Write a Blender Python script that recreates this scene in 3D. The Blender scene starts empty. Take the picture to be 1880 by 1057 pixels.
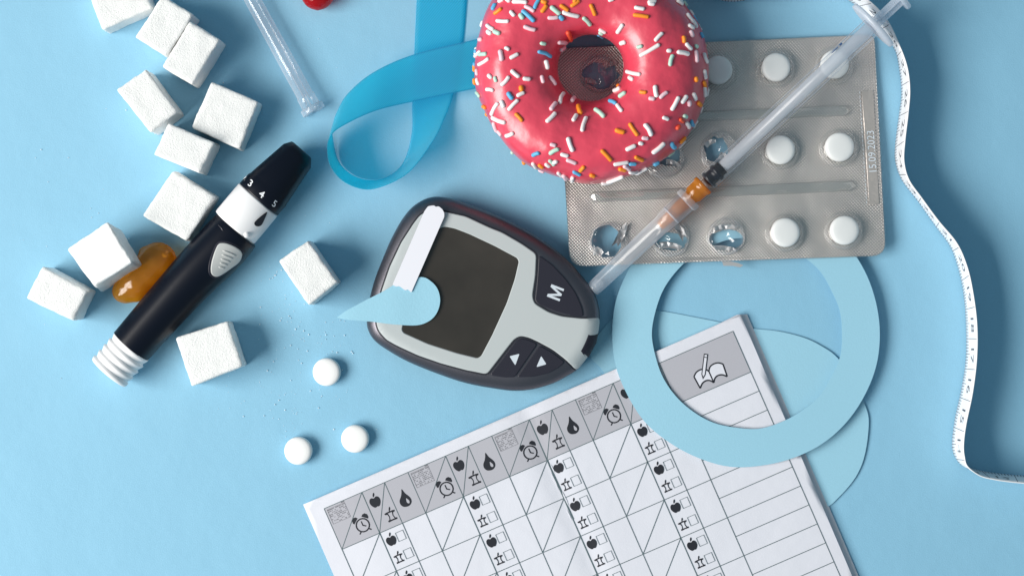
import bpy, bmesh, math, random
from math import sin, cos, pi, radians, hypot
from mathutils import Vector, Matrix, noise
from mathutils.bvhtree import BVHTree
from mathutils.geometry import delaunay_2d_cdt

# ------------------------------------------------------------------ camera, world, light
S = 0.0002            # metres per pixel of the photograph on the table top
H = 4000.0            # camera height, in the same pixels (0.8 m)
CX, CY = 940.0, 528.5
sc = bpy.context.scene
col = sc.collection
cam_d = bpy.data.cameras.new('camera')
cam_d.sensor_width = 36.0
cam_d.lens = 36.0 * H / 1880.0
cam_d.clip_start = 0.02
cam_d.clip_end = 20
cam = bpy.data.objects.new('camera', cam_d); col.objects.link(cam)
cam.location = (0, 0, H * S)
sc.camera = cam
sc.view_settings.view_transform = 'Standard'
sc.view_settings.look = 'None'
sc.view_settings.exposure = 0.0
sc.view_settings.gamma = 1.0
sc.cycles.max_bounces = 10
sc.cycles.transparent_max_bounces = 24
sc.cycles.transmission_bounces = 8
sc.cycles.use_denoising = True
sc.cycles.caustics_refractive = False
sc.cycles.caustics_reflective = False

world = bpy.data.worlds.new('World'); sc.world = world
world.use_nodes = True
wn = world.node_tree
bg = wn.nodes['Background']
bg.inputs['Color'].default_value = (0.56, 0.84, 1.0, 1)
bg.inputs['Strength'].default_value = 0.28

def area(name, loc, target, size, size_y, power, color):
    ld = bpy.data.lights.new(name, 'AREA'); ld.shape = 'RECTANGLE'
    ld.size = size; ld.size_y = size_y; ld.energy = power; ld.color = color
    o = bpy.data.objects.new(name, ld); col.objects.link(o)
    o.location = loc
    o.rotation_euler = (Vector(target) - Vector(loc)).to_track_quat('-Z', 'Y').to_euler()
    return o
# the window: low, to the left and a little towards the near side
area('window_light', (-1.30, -0.32, 1.08), (0.0, 0.0, 0.0), 1.30, 0.85, 47.0, (1.0, 0.955, 0.90))

# ------------------------------------------------------------------ helpers
def W(px, py, z=0.0):
    k = (H - z) / H
    return Vector(((px - CX) * k * S, (CY - py) * k * S, z * S))

ROOT = {}
def tag(o, label, cat, group=None):
    o['label'] = label; o['category'] = cat
    if group: o['group'] = group
    return o

def thing(name, label, cat, px, py, z=0.0, group=None):
    o = bpy.data.objects.new(name, None); col.objects.link(o)
    o.empty_display_size = 0.005
    o.location = W(px, py, z); ROOT[o.name] = o.location.copy()
    return tag(o, label, cat, group)

def obj(name, verts, faces, mat, parent=None, smooth=False, uvs=None, origin=None, mats=None, fm=None, closed=False):
    if parent is not None: org = ROOT[parent.name]
    elif origin is not None: org = origin
    else:
        n = max(1, len(verts)); org = Vector((sum(v.x for v in verts) / n, sum(v.y for v in verts) / n, min(v.z for v in verts)))
    me = bpy.data.meshes.new(name)
    me.from_pydata([tuple(v - org) for v in verts], [], faces)
    if uvs:
        ul = me.uv_layers.new(name='UVMap')
        for li, l in enumerate(me.loops): ul.data[li].uv = uvs[l.vertex_index]
    me.validate(); me.update()
    if closed:
        bm = bmesh.new(); bm.from_mesh(me); bmesh.ops.recalc_face_normals(bm, faces=bm.faces); bm.to_mesh(me); bm.free()
    if smooth: me.polygons.foreach_set('use_smooth', [True] * len(me.polygons))
    me.materials.append(mat)
    if mats:
        for m in mats: me.materials.append(m)
        me.polygons.foreach_set('material_index', fm)
    o = bpy.data.objects.new(name, me); col.objects.link(o)
    if parent is not None: o.parent = parent
    else: o.location = org
    ROOT[o.name] = org.copy()
    return o

def bvh_of(verts, faces): return BVHTree.FromPolygons([tuple(v) for v in verts], faces)

CAMP = Vector((0, 0, H * S))
def hit(bvh, px, py, off=0.0, fallback=None):
    d = (W(px, py, 0) - CAMP).normalized()
    loc, nor, idx, dist = bvh.ray_cast(CAMP, d)
    if loc is None:
        if fallback is None: return None, None
        loc, nor, idx, dist = bvh.find_nearest(W(px, py, fallback))
    if nor.z < 0: nor = -nor
    return loc + nor * (off * S), nor

def catmull(pts, n=6, closed=True):
    out = []; m = len(pts)
    rng = range(m) if closed else range(m - 1)
    dim = len(pts[0])
    for i in rng:
        if closed: p0, p1, p2, p3 = pts[(i - 1) % m], pts[i], pts[(i + 1) % m], pts[(i + 2) % m]
        else: p0, p1, p2, p3 = pts[max(i - 1, 0)], pts[i], pts[i + 1], pts[min(i + 2, m - 1)]
        for k in range(n):
            t = k / n
            out.append(tuple(0.5 * ((2 * p1[d]) + (-p0[d] + p2[d]) * t + (2 * p0[d] - 5 * p1[d] + 4 * p2[d] - p3[d]) * t * t
                       + (-p0[d] + 3 * p1[d] - 3 * p2[d] + p3[d]) * t ** 3) for d in range(dim)))
    if not closed: out.append(tuple(pts[-1]))
    return out

def area2(p): return 0.5 * sum(p[i][0] * p[(i + 1) % len(p)][1] - p[(i + 1) % len(p)][0] * p[i][1] for i in range(len(p)))

def inset(p, d):
    """offset a closed outline inwards by d"""
    n = len(p); s = 1 if area2(p) > 0 else -1; out = []
    for i in range(n):
        a, b, c = p[i - 1], p[i], p[(i + 1) % n]
        e1 = Vector((b[0] - a[0], b[1] - a[1])); e2 = Vector((c[0] - b[0], c[1] - b[1]))
        if e1.length < 1e-9 or e2.length < 1e-9: out.append(b); continue
        e1.normalize(); e2.normalize()
        n1 = Vector((-e1.y, e1.x)) * s; n2 = Vector((-e2.y, e2.x)) * s
        m = n1 + n2
        if m.length < 1e-6: m = n1
        m.normalize(); k = max(0.45, m.dot(n1))
        out.append((b[0] + m.x * d / k, b[1] + m.y * d / k))
    return out

def round_poly(p, r, n=5):
    """round the corners of a polygon; r may be a list"""
    out = []; m = len(p)
    for i in range(m):
        a, b, c = Vector(p[i - 1][:2]), Vector(p[i][:2]), Vector(p[(i + 1) % m][:2])
        rr = r[i] if isinstance(r, (list, tuple)) else r
        l1, l2 = (a - b).length, (c - b).length
        q = min(rr, l1 * 0.45, l2 * 0.45)
        if q < 0.3: out.append((b.x, b.y)); continue
        s0 = b + (a - b).normalized() * q; s1 = b + (c - b).normalized() * q
        for k in range(n + 1):
            t = k / n
            v = s0 * (1 - t) ** 2 + b * 2 * t * (1 - t) + s1 * t * t
            out.append((v.x, v.y))
    return out

def inside(x, y, p):
    r = False; j = len(p) - 1
    for i in range(len(p)):
        xi, yi = p[i][0], p[i][1]; xj, yj = p[j][0], p[j][1]
        if (yi > y) != (yj > y) and x < (xj - xi) * (y - yi) / (yj - yi) + xi: r = not r
        j = i
    return r

def tri2d(outline, holes=(), grid=0):
    vs = [Vector(p[:2]) for p in outline]; ed = [(i, (i + 1) % len(outline)) for i in range(len(outline))]
    for h in holes:
        b = len(vs); vs += [Vector(p[:2]) for p in h]; ed += [(b + i, b + (i + 1) % len(h)) for i in range(len(h))]
    if grid:
        x0, x1 = min(p[0] for p in outline), max(p[0] for p in outline)
        y0, y1 = min(p[1] for p in outline), max(p[1] for p in outline)
        y = y0 + grid / 2; k = 0
        while y < y1:
            x = x0 + grid / 2 + (k % 2) * grid / 2
            while x < x1:
                if inside(x, y, outline) and not any(inside(x, y, h) for h in holes): vs.append(Vector((x, y)))
                x += grid
            y += grid; k += 1
    v, e, f, *_ = delaunay_2d_cdt(vs, ed, [], 0, 1e-5)
    ff = []
    for t in f:
        x = sum(v[i].x for i in t) / 3; y = sum(v[i].y for i in t) / 3
        if inside(x, y, outline) and not any(inside(x, y, h) for h in holes):
            a = area2([v[i] for i in t])
            ff.append(tuple(t) if a < 0 else tuple(reversed(t)))   # px is y-down: negative area faces up in the world
    return [(p.x, p.y) for p in v], ff

def boundary(faces):
    cnt = {}
    for f in faces:
        for i in range(len(f)):
            e = (f[i], f[(i + 1) % len(f)]); cnt[e] = cnt.get(e, 0) + 1
    return [e for e in cnt if (e[1], e[0]) not in cnt]

def sheet(name, outline, zf, thick, mat, parent=None, holes=(), grid=0, smooth=False, want=False):
    """a flat or gently bent sheet with thickness. zf(px,py) is its top."""
    v2, f = tri2d(outline, holes, grid)
    n = len(v2)
    vs = [W(x, y, zf(x, y)) for x, y in v2] + [W(x, y, zf(x, y)) - Vector((0, 0, thick * S)) for x, y in v2]
    fs = list(f) + [tuple(reversed([i + n for i in t])) for t in f] + [(a, a + n, b + n, b) for a, b in boundary(f)]
    o = obj(name, vs, fs, mat, parent, smooth)
    if want: return o, bvh_of(vs[:n], f)
    return o

def loft(rings, cap=True, closed=True):
    m = len(rings[0]); vs = [v for r in rings for v in r]; fs = []
    for i in range(len(rings) - 1):
        for j in range(m if closed else m - 1):
            k = (j + 1) % m
            fs.append((i * m + j, i * m + k, (i + 1) * m + k, (i + 1) * m + j))
    if cap:
        fs.append(tuple(reversed(range(m)))); fs.append(tuple((len(rings) - 1) * m + j for j in range(m)))
    return vs, fs

def prism(outline, prof):
    """prof: list of (z, inset)"""
    return loft([[W(x, y, z) for x, y in inset(outline, d)] for z, d in prof])

def inlay(name, outline, bvh, off, mat, parent, grid=14, bev=1.4, deep=3.0, fb=60, holes=()):
    ins = inset(outline, bev)
    v2, f = tri2d(ins, holes, grid)
    vs = [hit(bvh, x, y, off, fb)[0] for x, y in v2]; fs = list(f)
    b = boundary(f); idx = {}
    m = len(ins)
    # skirt of the outer outline only
    base = len(vs)
    top = [hit(bvh, x, y, off - 0.7, fb)[0] for x, y in outline]
    low = [hit(bvh, x, y, off - 0.7 - deep, fb)[0] for x, y in outline]
    vs += top + low
    for i in range(m):
        j = (i + 1) % m
        q = (i, j, base + j, base + i); r = (base + i, base + j, base + m + j, base + m + i)
        if area2(outline) > 0: q = tuple(reversed(q)); r = tuple(reversed(r))
        fs += [q, r]
    o_ = obj(name, vs, fs, mat, parent, True)
    o_.data.set_sharp_from_angle(angle=radians(24))
    return o_

class Decal:
    """flat print laid on a surface: triangles in photo pixels, dropped on the surface"""
    def __init__(s, bvh, off, fb=50): s.bvh, s.off, s.fb = bvh, off, fb; s.v = []; s.f = []
    def p(s, x, y): s.v.append(hit(s.bvh, x, y, s.off, s.fb)[0]); return len(s.v) - 1
    def poly(s, pts, holes=(), grid=0):
        v, f = tri2d(pts, holes, grid); b = [s.p(x, y) for x, y in v]
        s.f += [tuple(b[i] for i in t) for t in f]
    def line(s, a, b, w=1.5, step=30):
        a = Vector(a[:2]); b = Vector(b[:2]); L = (b - a).length
        if L < 1e-6: return
        n = max(1, int(L / step)); d = (b - a) / L; q = Vector((-d.y, d.x)) * w / 2
        pr = None
        for i in range(n + 1):
            c = a + (b - a) * i / n
            l, r = s.p(c.x - q.x, c.y - q.y), s.p(c.x + q.x, c.y + q.y)
            if pr: s.f.append((pr[0], l, r, pr[1]))
            pr = (l, r)
    def build(s, name, mat, parent):
        fs = []
        for f in s.f:
            a, b, c = s.v[f[0]], s.v[f[1]], s.v[f[2]]
            fs.append(f if (b - a).cross(c - a).z > 0 else tuple(reversed(f)))
        return obj(name, s.v, fs, mat, parent)

def text2d(s, bold=0.0):
    c = bpy.data.curves.new('t', 'FONT'); c.body = s; c.size = 1.0; c.offset = bold
    c.align_x = 'CENTER'; c.align_y = 'CENTER'; c.resolution_u = 3
    o = bpy.data.objects.new('t', c); col.objects.link(o)
    me = bpy.data.meshes.new_from_object(o.evaluated_get(bpy.context.evaluated_depsgraph_get()))
    v = [(p.co.x, p.co.y) for p in me.vertices]; f = [tuple(p.vertices) for p in me.polygons]
    bpy.data.objects.remove(o); bpy.data.curves.remove(c); bpy.data.meshes.remove(me)
    return v, f
def put_text(dec, s, cx, cy, ex, ey, bold=0.0):
    """ex: px vector of one text unit to the right; ey: px vector of one text unit up"""
    v, f = text2d(s, bold)
    b = [dec.p(cx + ex[0] * x + ey[0] * y, cy + ex[1] * x + ey[1] * y) for x, y in v]
    dec.f += [tuple(b[i] for i in t) for t in f]

def frame(d):
    d = d.normalized(); up = Vector((0, 0, 1))
    if abs(d.z) > 0.95: up = Vector((0, 1, 0))
    a = d.cross(up).normalized(); b = a.cross(d).normalized()
    return a, b

def lathe(A, B, prof, seg=32, L=None):
    """profile (t 0..1 or absolute metres along A->B, radius px) around the axis"""
    d = (B - A); a, b = frame(d); rings = []
    for t, r in prof:
        c = A + d * t; r = max(r, 0.02) * S
        rings.append([c + a * (cos(k * 2 * pi / seg) * r) + b * (sin(k * 2 * pi / seg) * r) for k in range(seg)])
    return loft(rings)

def tube(path, r, seg=8):
    rings = []
    for i, p in enumerate(path):
        d = path[min(i + 1, len(path) - 1)] - path[max(i - 1, 0)]
        a, b = frame(d); rr = (r[i] if isinstance(r, list) else r) * S
        rings.append([p + a * cos(k * 2 * pi / seg) * rr + b * sin(k * 2 * pi / seg) * rr for k in range(seg)])
    return loft(rings)

def n3(v, s=1.0, seed=0): return noise.noise(Vector((v[0] * s + seed * 13.7, v[1] * s - seed * 7.1, v[2] * s + seed * 3.3)))

# ------------------------------------------------------------------ materials
def mat(name, color, rough=0.5, metal=0.0, bump=None, vary=None, coat=0.0, sss=0.0, sss_col=None, trans=0.0, ior=1.45, spec=None, sheen=0.0, alpha=1.0, coat_rough=0.05):
    m = bpy.data.materials.new(name); m.use_nodes = True
    nt = m.node_tree; p = nt.nodes['Principled BSDF']
    p.inputs['Base Color'].default_value = (*color, 1); p.inputs['Roughness'].default_value = rough
    p.inputs['Metallic'].default_value = metal; p.inputs['IOR'].default_value = ior
    p.inputs['Coat Weight'].default_value = coat; p.inputs['Coat Roughness'].default_value = coat_rough
    p.inputs['Transmission Weight'].default_value = trans
    p.inputs['Sheen Weight'].default_value = sheen
    p.inputs['Alpha'].default_value = alpha
    if spec is not None: p.inputs['Specular IOR Level'].default_value = spec
    if sss:
        p.inputs['Subsurface Weight'].default_value = sss
        p.inputs['Subsurface Radius'].default_value = sss_col or (1, 1, 1)
        p.inputs['Subsurface Scale'].default_value = 0.0015
    tc = nt.nodes.new('ShaderNodeTexCoord')
    if vary:   # (scale, amount)
        tx = nt.nodes.new('ShaderNodeTexNoise'); tx.inputs['Scale'].default_value = vary[0]; tx.inputs['Detail'].default_value = 4
        nt.links.new(tc.outputs['Object'], tx.inputs['Vector'])
        mx = nt.nodes.new('ShaderNodeMix'); mx.data_type = 'RGBA'
        k = vary[1]
        mx.inputs[6].default_value = (*[c * (1 - k) for c in color], 1); mx.inputs[7].default_value = (*[min(1, c * (1 + k)) for c in color], 1)
        nt.links.new(tx.outputs['Fac'], mx.inputs[0]); nt.links.new(mx.outputs[2], p.inputs['Base Color'])
    if bump:   # list of (kind, scale, distance m)
        prev = None
        for kind, s, dist in bump:
            if kind == 'v':
                tx = nt.nodes.new('ShaderNodeTexVoronoi'); out = 'Distance'
            else:
                tx = nt.nodes.new('ShaderNodeTexNoise'); tx.inputs['Detail'].default_value = 3; out = 'Fac'
            tx.inputs['Scale'].default_value = s
            nt.links.new(tc.outputs['Object'], tx.inputs['Vector'])
            b = nt.nodes.new('ShaderNodeBump'); b.inputs['Strength'].default_value = 1.0; b.inputs['Distance'].default_value = dist
            nt.links.new(tx.outputs[out], b.inputs['Height'])
            if prev: nt.links.new(prev.outputs['Normal'], b.inputs['Normal'])
            prev = b
        nt.links.new(prev.outputs['Normal'], p.inputs['Normal'])
    return m

def clear_mat(name, tint=(1, 1, 1), body=(0.9, 0.95, 1.0), milky=0.12, rough=0.06, fres=1.45, boost=1.0, bump=None, edge=0.55):
    """thin clear or frosted plastic: see-through, a little milky, with reflections"""
    m = bpy.data.materials.new(name); m.use_nodes = True; nt = m.node_tree
    for n in list(nt.nodes): nt.nodes.remove(n)
    out = nt.nodes.new('ShaderNodeOutputMaterial')
    tr = nt.nodes.new('ShaderNodeBsdfTransparent'); tr.inputs[0].default_value = (*tint, 1)
    df = nt.nodes.new('ShaderNodeBsdfDiffuse'); df.inputs[0].default_value = (*body, 1)
    tl = nt.nodes.new('ShaderNodeBsdfTranslucent'); tl.inputs[0].default_value = (*body, 1)
    mt = nt.nodes.new('ShaderNodeMixShader'); mt.inputs[0].default_value = 0.45
    nt.links.new(df.outputs[0], mt.inputs[1]); nt.links.new(tl.outputs[0], mt.inputs[2])
    gl = nt.nodes.new('ShaderNodeBsdfGlossy'); gl.inputs['Roughness'].default_value = rough
    m1 = nt.nodes.new('ShaderNodeMixShader'); m1.inputs[0].default_value = milky
    nt.links.new(tr.outputs[0], m1.inputs[1]); nt.links.new(mt.outputs[0], m1.inputs[2])
    lw = nt.nodes.new('ShaderNodeLayerWeight'); lw.inputs['Blend'].default_value = 0.35
    fr = nt.nodes.new('ShaderNodeLayerWeight'); fr.inputs['Blend'].default_value = 0.5
    f0 = nt.nodes.new('ShaderNodeMath'); f0.operation = 'POWER'; f0.inputs[1].default_value = 4.0; nt.links.new(fr.outputs['Facing'], f0.inputs[0])
    mm = nt.nodes.new('ShaderNodeMath'); mm.operation = 'MULTIPLY_ADD'; mm.inputs[1].default_value = 0.6 * boost; mm.inputs[2].default_value = 0.045 * boost; mm.use_clamp = True
    nt.links.new(f0.outputs[0], mm.inputs[0])
    m2 = nt.nodes.new('ShaderNodeMixShader')
    nt.links.new(mm.outputs[0], m2.inputs[0]); nt.links.new(m1.outputs[0], m2.inputs[1]); nt.links.new(gl.outputs[0], m2.inputs[2])
    # thicker looking walls at grazing angles
    ed = nt.nodes.new('ShaderNodeMath'); ed.operation = 'POWER'; ed.inputs[1].default_value = 2.0
    nt.links.new(lw.outputs['Facing'], ed.inputs[0])
    e2 = nt.nodes.new('ShaderNodeMath'); e2.operation = 'MULTIPLY'; e2.inputs[1].default_value = edge; e2.use_clamp = True
    nt.links.new(ed.outputs[0], e2.inputs[0])
    m3 = nt.nodes.new('ShaderNodeMixShader'); nt.links.new(e2.outputs[0], m3.inputs[0])
    nt.links.new(m2.outputs[0], m3.inputs[1]); nt.links.new(mt.outputs[0], m3.inputs[2])
    nt.links.new(m3.outputs[0], out.inputs[0])
    if bump:
        tc = nt.nodes.new('ShaderNodeTexCoord'); tx = nt.nodes.new('ShaderNodeTexNoise'); tx.inputs['Scale'].default_value = bump[0]
        b = nt.nodes.new('ShaderNodeBump'); b.inputs['Distance'].default_value = bump[1]; b.inputs['Strength'].default_value = 1
        nt.links.new(tc.outputs['Object'], tx.inputs['Vector']); nt.links.new(tx.outputs['Fac'], b.inputs['Height'])
        nt.links.new(b.outputs[0], gl.inputs['Normal']); nt.links.new(b.outputs[0], fr.inputs['Normal'])
    return m

M = {}
M['table'] = mat('blue_card', (0.265, 0.525, 0.70), 0.55, bump=[('n', 2200, 0.00006), ('n', 60, 0.0004)], vary=(1500, 0.06), spec=0.3)
M['paper'] = mat('cut_blue_paper', (0.33, 0.60, 0.74), 0.75, bump=[('n', 1800, 0.00005)], vary=(1200, 0.035), spec=0.2)
M['paper_drop'] = mat('cut_blue_paper_grain', (0.33, 0.60, 0.735), 0.8, bump=[('n', 1500, 0.00006)], vary=(1200, 0.04), spec=0.2)
M['sugar'] = mat('pressed_sugar', (0.86, 0.86, 0.85), 0.6, bump=[('v', 3000, 0.00014), ('n', 1500, 0.00020)], sss=0.35, sss_col=(1, 1, 1), spec=0.5, vary=(2400, 0.07))
M['grain'] = mat('sugar_grain', (0.93, 0.96, 0.98), 0.2)
M['pill'] = mat('white_tablet', (0.92, 0.91, 0.90), 0.42, bump=[('n', 1500, 0.00002)], spec=0.4)
M['black'] = mat('black_plastic', (0.002, 0.0035, 0.010), 0.33, spec=0.36)
M['black_matt'] = mat('graphite_plastic', (0.13, 0.125, 0.145), 0.38, bump=[('n', 2600, 0.00003)], spec=0.6, metal=0.85)
M['rubber'] = mat('dark_button_rubber', (0.018, 0.018, 0.030), 0.5, bump=[('n', 2500, 0.00003)], spec=0.4)
M['plate'] = mat('light_grey_plastic', (0.50, 0.535, 0.54), 0.42, bump=[('n', 3000, 0.00001)], spec=0.5)
M['screen'] = mat('display_glass', (0.040, 0.034, 0.028), 0.16, vary=(45, 0.55), coat=0.4)
M['white'] = mat('white_plastic', (0.86, 0.85, 0.86), 0.38, spec=0.45)
M['greybtn'] = mat('grey_plastic', (0.52, 0.53, 0.52), 0.45)
M['print_w'] = mat('white_print', (0.85, 0.87, 0.9), 0.6)
M['print_g'] = mat('grey_print', (0.62, 0.68, 0.74), 0.6)
M['print_b'] = mat('black_print', (0.012, 0.014, 0.022), 0.6)
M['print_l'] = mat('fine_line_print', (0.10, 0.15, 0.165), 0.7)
M['print_h'] = mat('grey_header_print', (0.46, 0.455, 0.50), 0.8, vary=(4000, 0.06))
M['print_s'] = mat('small_line_print', (0.16, 0.16, 0.18), 0.7)
M['page'] = mat('white_page', (0.73, 0.735, 0.80), 0.85, bump=[('n', 1500, 0.00003), ('n', 40, 0.0006)], spec=0.15, vary=(300, 0.015))
M['page2'] = mat('white_page_edge', (0.72, 0.71, 0.76), 0.85, spec=0.15)
M['dough'] = mat('baked_dough', (0.42, 0.20, 0.07), 0.8, bump=[('n', 500, 0.0004)])
M['icing'] = mat('pink_icing', (0.72, 0.060, 0.105), 0.34, bump=[('n', 48, 0.0024), ('n', 150, 0.0004)], spec=0.6, coat=0.7, vary=(60, 0.14), coat_rough=0.30)
for k, c in dict(W=(0.88, 0.84, 0.84), P=(0.86, 0.60, 0.66), G=(0.50, 0.74, 0.62), B=(0.12, 0.45, 0.72), O=(0.95, 0.30, 0.03), R=(0.80, 0.10, 0.05)).items():
    M['spr_' + k] = mat('sprinkle_' + dict(W='white', P='pink', G='mint', B='blue', O='orange', R='red')[k], c, 0.4, bump=[('n', 1500, 0.00003)], spec=0.4)
M['gum_o'] = clear_mat('orange_gummy', tint=(1.0, 0.62, 0.10), body=(1.0, 0.45, 0.03), milky=0.38, rough=0.13, boost=1.1, bump=(220, 0.0004), edge=0.3)
M['gum_r'] = clear_mat('red_gummy', tint=(0.8, 0.02, 0.03), body=(0.80, 0.01, 0.02), milky=0.5, rough=0.13, boost=1.1, bump=(300, 0.0004), edge=0.2)
M['flange'] = clear_mat('white_flange_plastic', milky=0.72, rough=0.2, body=(0.86, 0.90, 0.97), boost=0.8)
M['clear'] = clear_mat('clear_plastic', milky=0.02, rough=0.05, boost=1.6)
M['pocket'] = clear_mat('blister_plastic', tint=(0.97, 0.98, 0.98), milky=0.02, rough=0.10, boost=1.2, bump=(300, 0.0002), edge=0.40)
M['crushed'] = clear_mat('crushed_blister_plastic', tint=(0.96, 0.97, 0.98), milky=0.04, rough=0.10, boost=1.5, bump=(140, 0.0003), edge=0.6)
M['channel'] = clear_mat('channel_plastic', tint=(0.95, 0.97, 0.96), milky=0.07, rough=0.08, boost=4.0, bump=(150, 0.0010), edge=0.5)
M['frost'] = clear_mat('frosted_plastic', milky=0.28, rough=0.2, body=(0.84, 0.90, 0.98), boost=0.9, edge=0.95)
M['frost_clear'] = clear_mat('clear_cap_plastic', milky=0.25, rough=0.14, body=(0.84, 0.90, 0.98), boost=1.2, edge=0.9)
M['barrel'] = clear_mat('syringe_plastic', milky=0.03, rough=0.10, body=(0.84, 0.90, 0.98), boost=0.45, edge=0.7)
M['rod'] = clear_mat('milky_rod_plastic', milky=0.50, rough=0.25, body=(0.84, 0.89, 0.97))
M['orange'] = clear_mat('orange_plastic', tint=(1.0, 0.58, 0.18), body=(1.0, 0.42, 0.06), milky=0.45, rough=0.1)
M['steel'] = mat('needle_steel', (0.42, 0.42, 0.45), 0.25, metal=1.0)
M['blueink'] = mat('blue_ink', (0.02, 0.07, 0.20), 0.5)
M['tape'] = mat('tape_cloth', (0.88, 0.88, 0.90), 0.5, spec=0.4)
M['tapeink'] = mat('tape_ink', (0.10, 0.10, 0.12), 0.6)
M['strip'] = mat('test_strip_card', (0.80, 0.80, 0.86), 0.6)
M['foilback'] = mat('foil_flap', (0.55, 0.54, 0.54), 0.42, metal=0.5)

def foil_material():
    m = mat('knurled_foil', (0.60, 0.55, 0.52), 0.36, metal=0.74, spec=0.6)
    nt = m.node_tree; p = nt.nodes['Principled BSDF']
    tc = nt.nodes.new('ShaderNodeTexCoord'); mp = nt.nodes.new('ShaderNodeMapping')
    mp.inputs['Rotation'].default_value = (0, 0, radians(48)); nt.links.new(tc.outputs['Object'], mp.inputs['Vector'])
    sx = nt.nodes.new('ShaderNodeSeparateXYZ'); nt.links.new(mp.outputs[0], sx.inputs[0])
    outs = []
    for ax in ('X', 'Y'):
        a = nt.nodes.new('ShaderNodeMath'); a.operation = 'MULTIPLY'; a.inputs[1].default_value = 2 * pi / 0.00084
        nt.links.new(sx.outputs[ax], a.inputs[0])
        b = nt.nodes.new('ShaderNodeMath'); b.operation = 'SINE'; nt.links.new(a.outputs[0], b.inputs[0])
        outs.append(b)
    c = nt.nodes.new('ShaderNodeMath'); c.operation = 'ADD'
    nt.links.new(outs[0].outputs[0], c.inputs[0]); nt.links.new(outs[1].outputs[0], c.inputs[1])
    b1 = nt.nodes.new('ShaderNodeBump'); b1.inputs['Strength'].default_value = 1.0; b1.inputs['Distance'].default_value = 0.000042
    nt.links.new(c.outputs[0], b1.inputs['Height'])
    tx = nt.nodes.new('ShaderNodeTexNoise'); tx.inputs['Scale'].default_value = 70; nt.links.new(tc.outputs['Object'], tx.inputs['Vector'])
    b2 = nt.nodes.new('ShaderNodeBump'); b2.inputs['Strength'].default_value = 1.0; b2.inputs['Distance'].default_value = 0.0010
    nt.links.new(tx.outputs['Fac'], b2.inputs['Height']); nt.links.new(b2.outputs[0], b1.inputs['Normal'])
    nt.links.new(b1.outputs[0], p.inputs['Normal'])
    return m
M['foil'] = foil_material()
M['foil_flat'] = mat('smooth_foil', (0.60, 0.54, 0.50), 0.42, metal=0.65, bump=[('n', 250, 0.0004)])

def ribbon_material(name, c, edge):
    m = bpy.data.materials.new(name); m.use_nodes = True; nt = m.node_tree
    p = nt.nodes['Principled BSDF']; out = nt.nodes['Material Output']
    uv = nt.nodes.new('ShaderNodeUVMap'); sx = nt.nodes.new('ShaderNodeSeparateXYZ'); nt.links.new(uv.outputs[0], sx.inputs[0])
    # diagonal twill lines: u along (in widths), v across 0..1
    a = nt.nodes.new('ShaderNodeMath'); a.operation = 'MULTIPLY_ADD'; a.inputs[1].default_value = 0.8
    nt.links.new(sx.outputs['X'], a.inputs[0]); nt.links.new(sx.outputs['Y'], a.inputs[2])
    s1 = nt.nodes.new('ShaderNodeMath'); s1.operation = 'MULTIPLY'; s1.inputs[1].default_value = 2 * pi * 19
    nt.links.new(a.outputs[0], s1.inputs[0]); s2 = nt.nodes.new('ShaderNodeMath'); s2.operation = 'SINE'; nt.links.new(s1.outputs[0], s2.inputs[0])
    b = nt.nodes.new('ShaderNodeBump'); b.inputs['Strength'].default_value = 1; b.inputs['Distance'].default_value = 0.00008
    nt.links.new(s2.outputs[0], b.inputs['Height']); nt.links.new(b.outputs[0], p.inputs['Normal'])
    # selvedge
    e = nt.nodes.new('ShaderNodeMath'); e.operation = 'SUBTRACT'; e.inputs[1].default_value = 0.5; nt.links.new(sx.outputs['Y'], e.inputs[0])
    e1 = nt.nodes.new('ShaderNodeMath'); e1.operation = 'ABSOLUTE'; nt.links.new(e.outputs[0], e1.inputs[0])
    e2 = nt.nodes.new('ShaderNodeMath'); e2.operation = 'GREATER_THAN'; e2.inputs[1].default_value = 0.475; nt.links.new(e1.outputs[0], e2.inputs[0])
    mx = nt.nodes.new('ShaderNodeMix'); mx.data_type = 'RGBA'; mx.inputs[6].default_value = (*c, 1); mx.inputs[7].default_value = (*edge, 1)
    nt.links.new(e2.outputs[0], mx.inputs[0])
    tw = nt.nodes.new('ShaderNodeMapRange'); tw.inputs['From Min'].default_value = -1; tw.inputs['To Min'].default_value = 0.76; tw.inputs['To Max'].default_value = 1.08
    nt.links.new(s2.outputs[0], tw.inputs['Value'])
    ml = nt.nodes.new('ShaderNodeVectorMath'); ml.operation = 'SCALE'; nt.links.new(mx.outputs[2], ml.inputs[0]); nt.links.new(tw.outputs[0], ml.inputs['Scale'])
    nt.links.new(ml.outputs[0], p.inputs['Base Color'])
    p.inputs['Roughness'].default_value = 0.34; p.inputs['Specular IOR Level'].default_value = 1.0; p.inputs['Metallic'].default_value = 0.0
    p.inputs['Sheen Weight'].default_value = 0.3
    tl = nt.nodes.new('ShaderNodeBsdfTranslucent'); tl.inputs[0].default_value = (0.12, 0.90, 1.0, 1)
    tr = nt.nodes.new('ShaderNodeBsdfTransparent'); tr.inputs[0].default_value = (0.12, 0.90, 1.0, 1)
    m1 = nt.nodes.new('ShaderNodeMixShader'); m1.inputs[0].default_value = 0.28
    nt.links.new(p.outputs[0], m1.inputs[1]); nt.links.new(tl.outputs[0], m1.inputs[2])
    m2 = nt.nodes.new('ShaderNodeMixShader'); m2.inputs[0].default_value = 0.60
    nt.links.new(m1.outputs[0], m2.inputs[1]); nt.links.new(tr.outputs[0], m2.inputs[2])
    nt.links.new(m2.outputs[0], out.inputs[0])
    return m
M['ribbon'] = ribbon_material('blue_satin', (0.12, 0.80, 1.0), (0.04, 0.56, 0.85))

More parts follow.
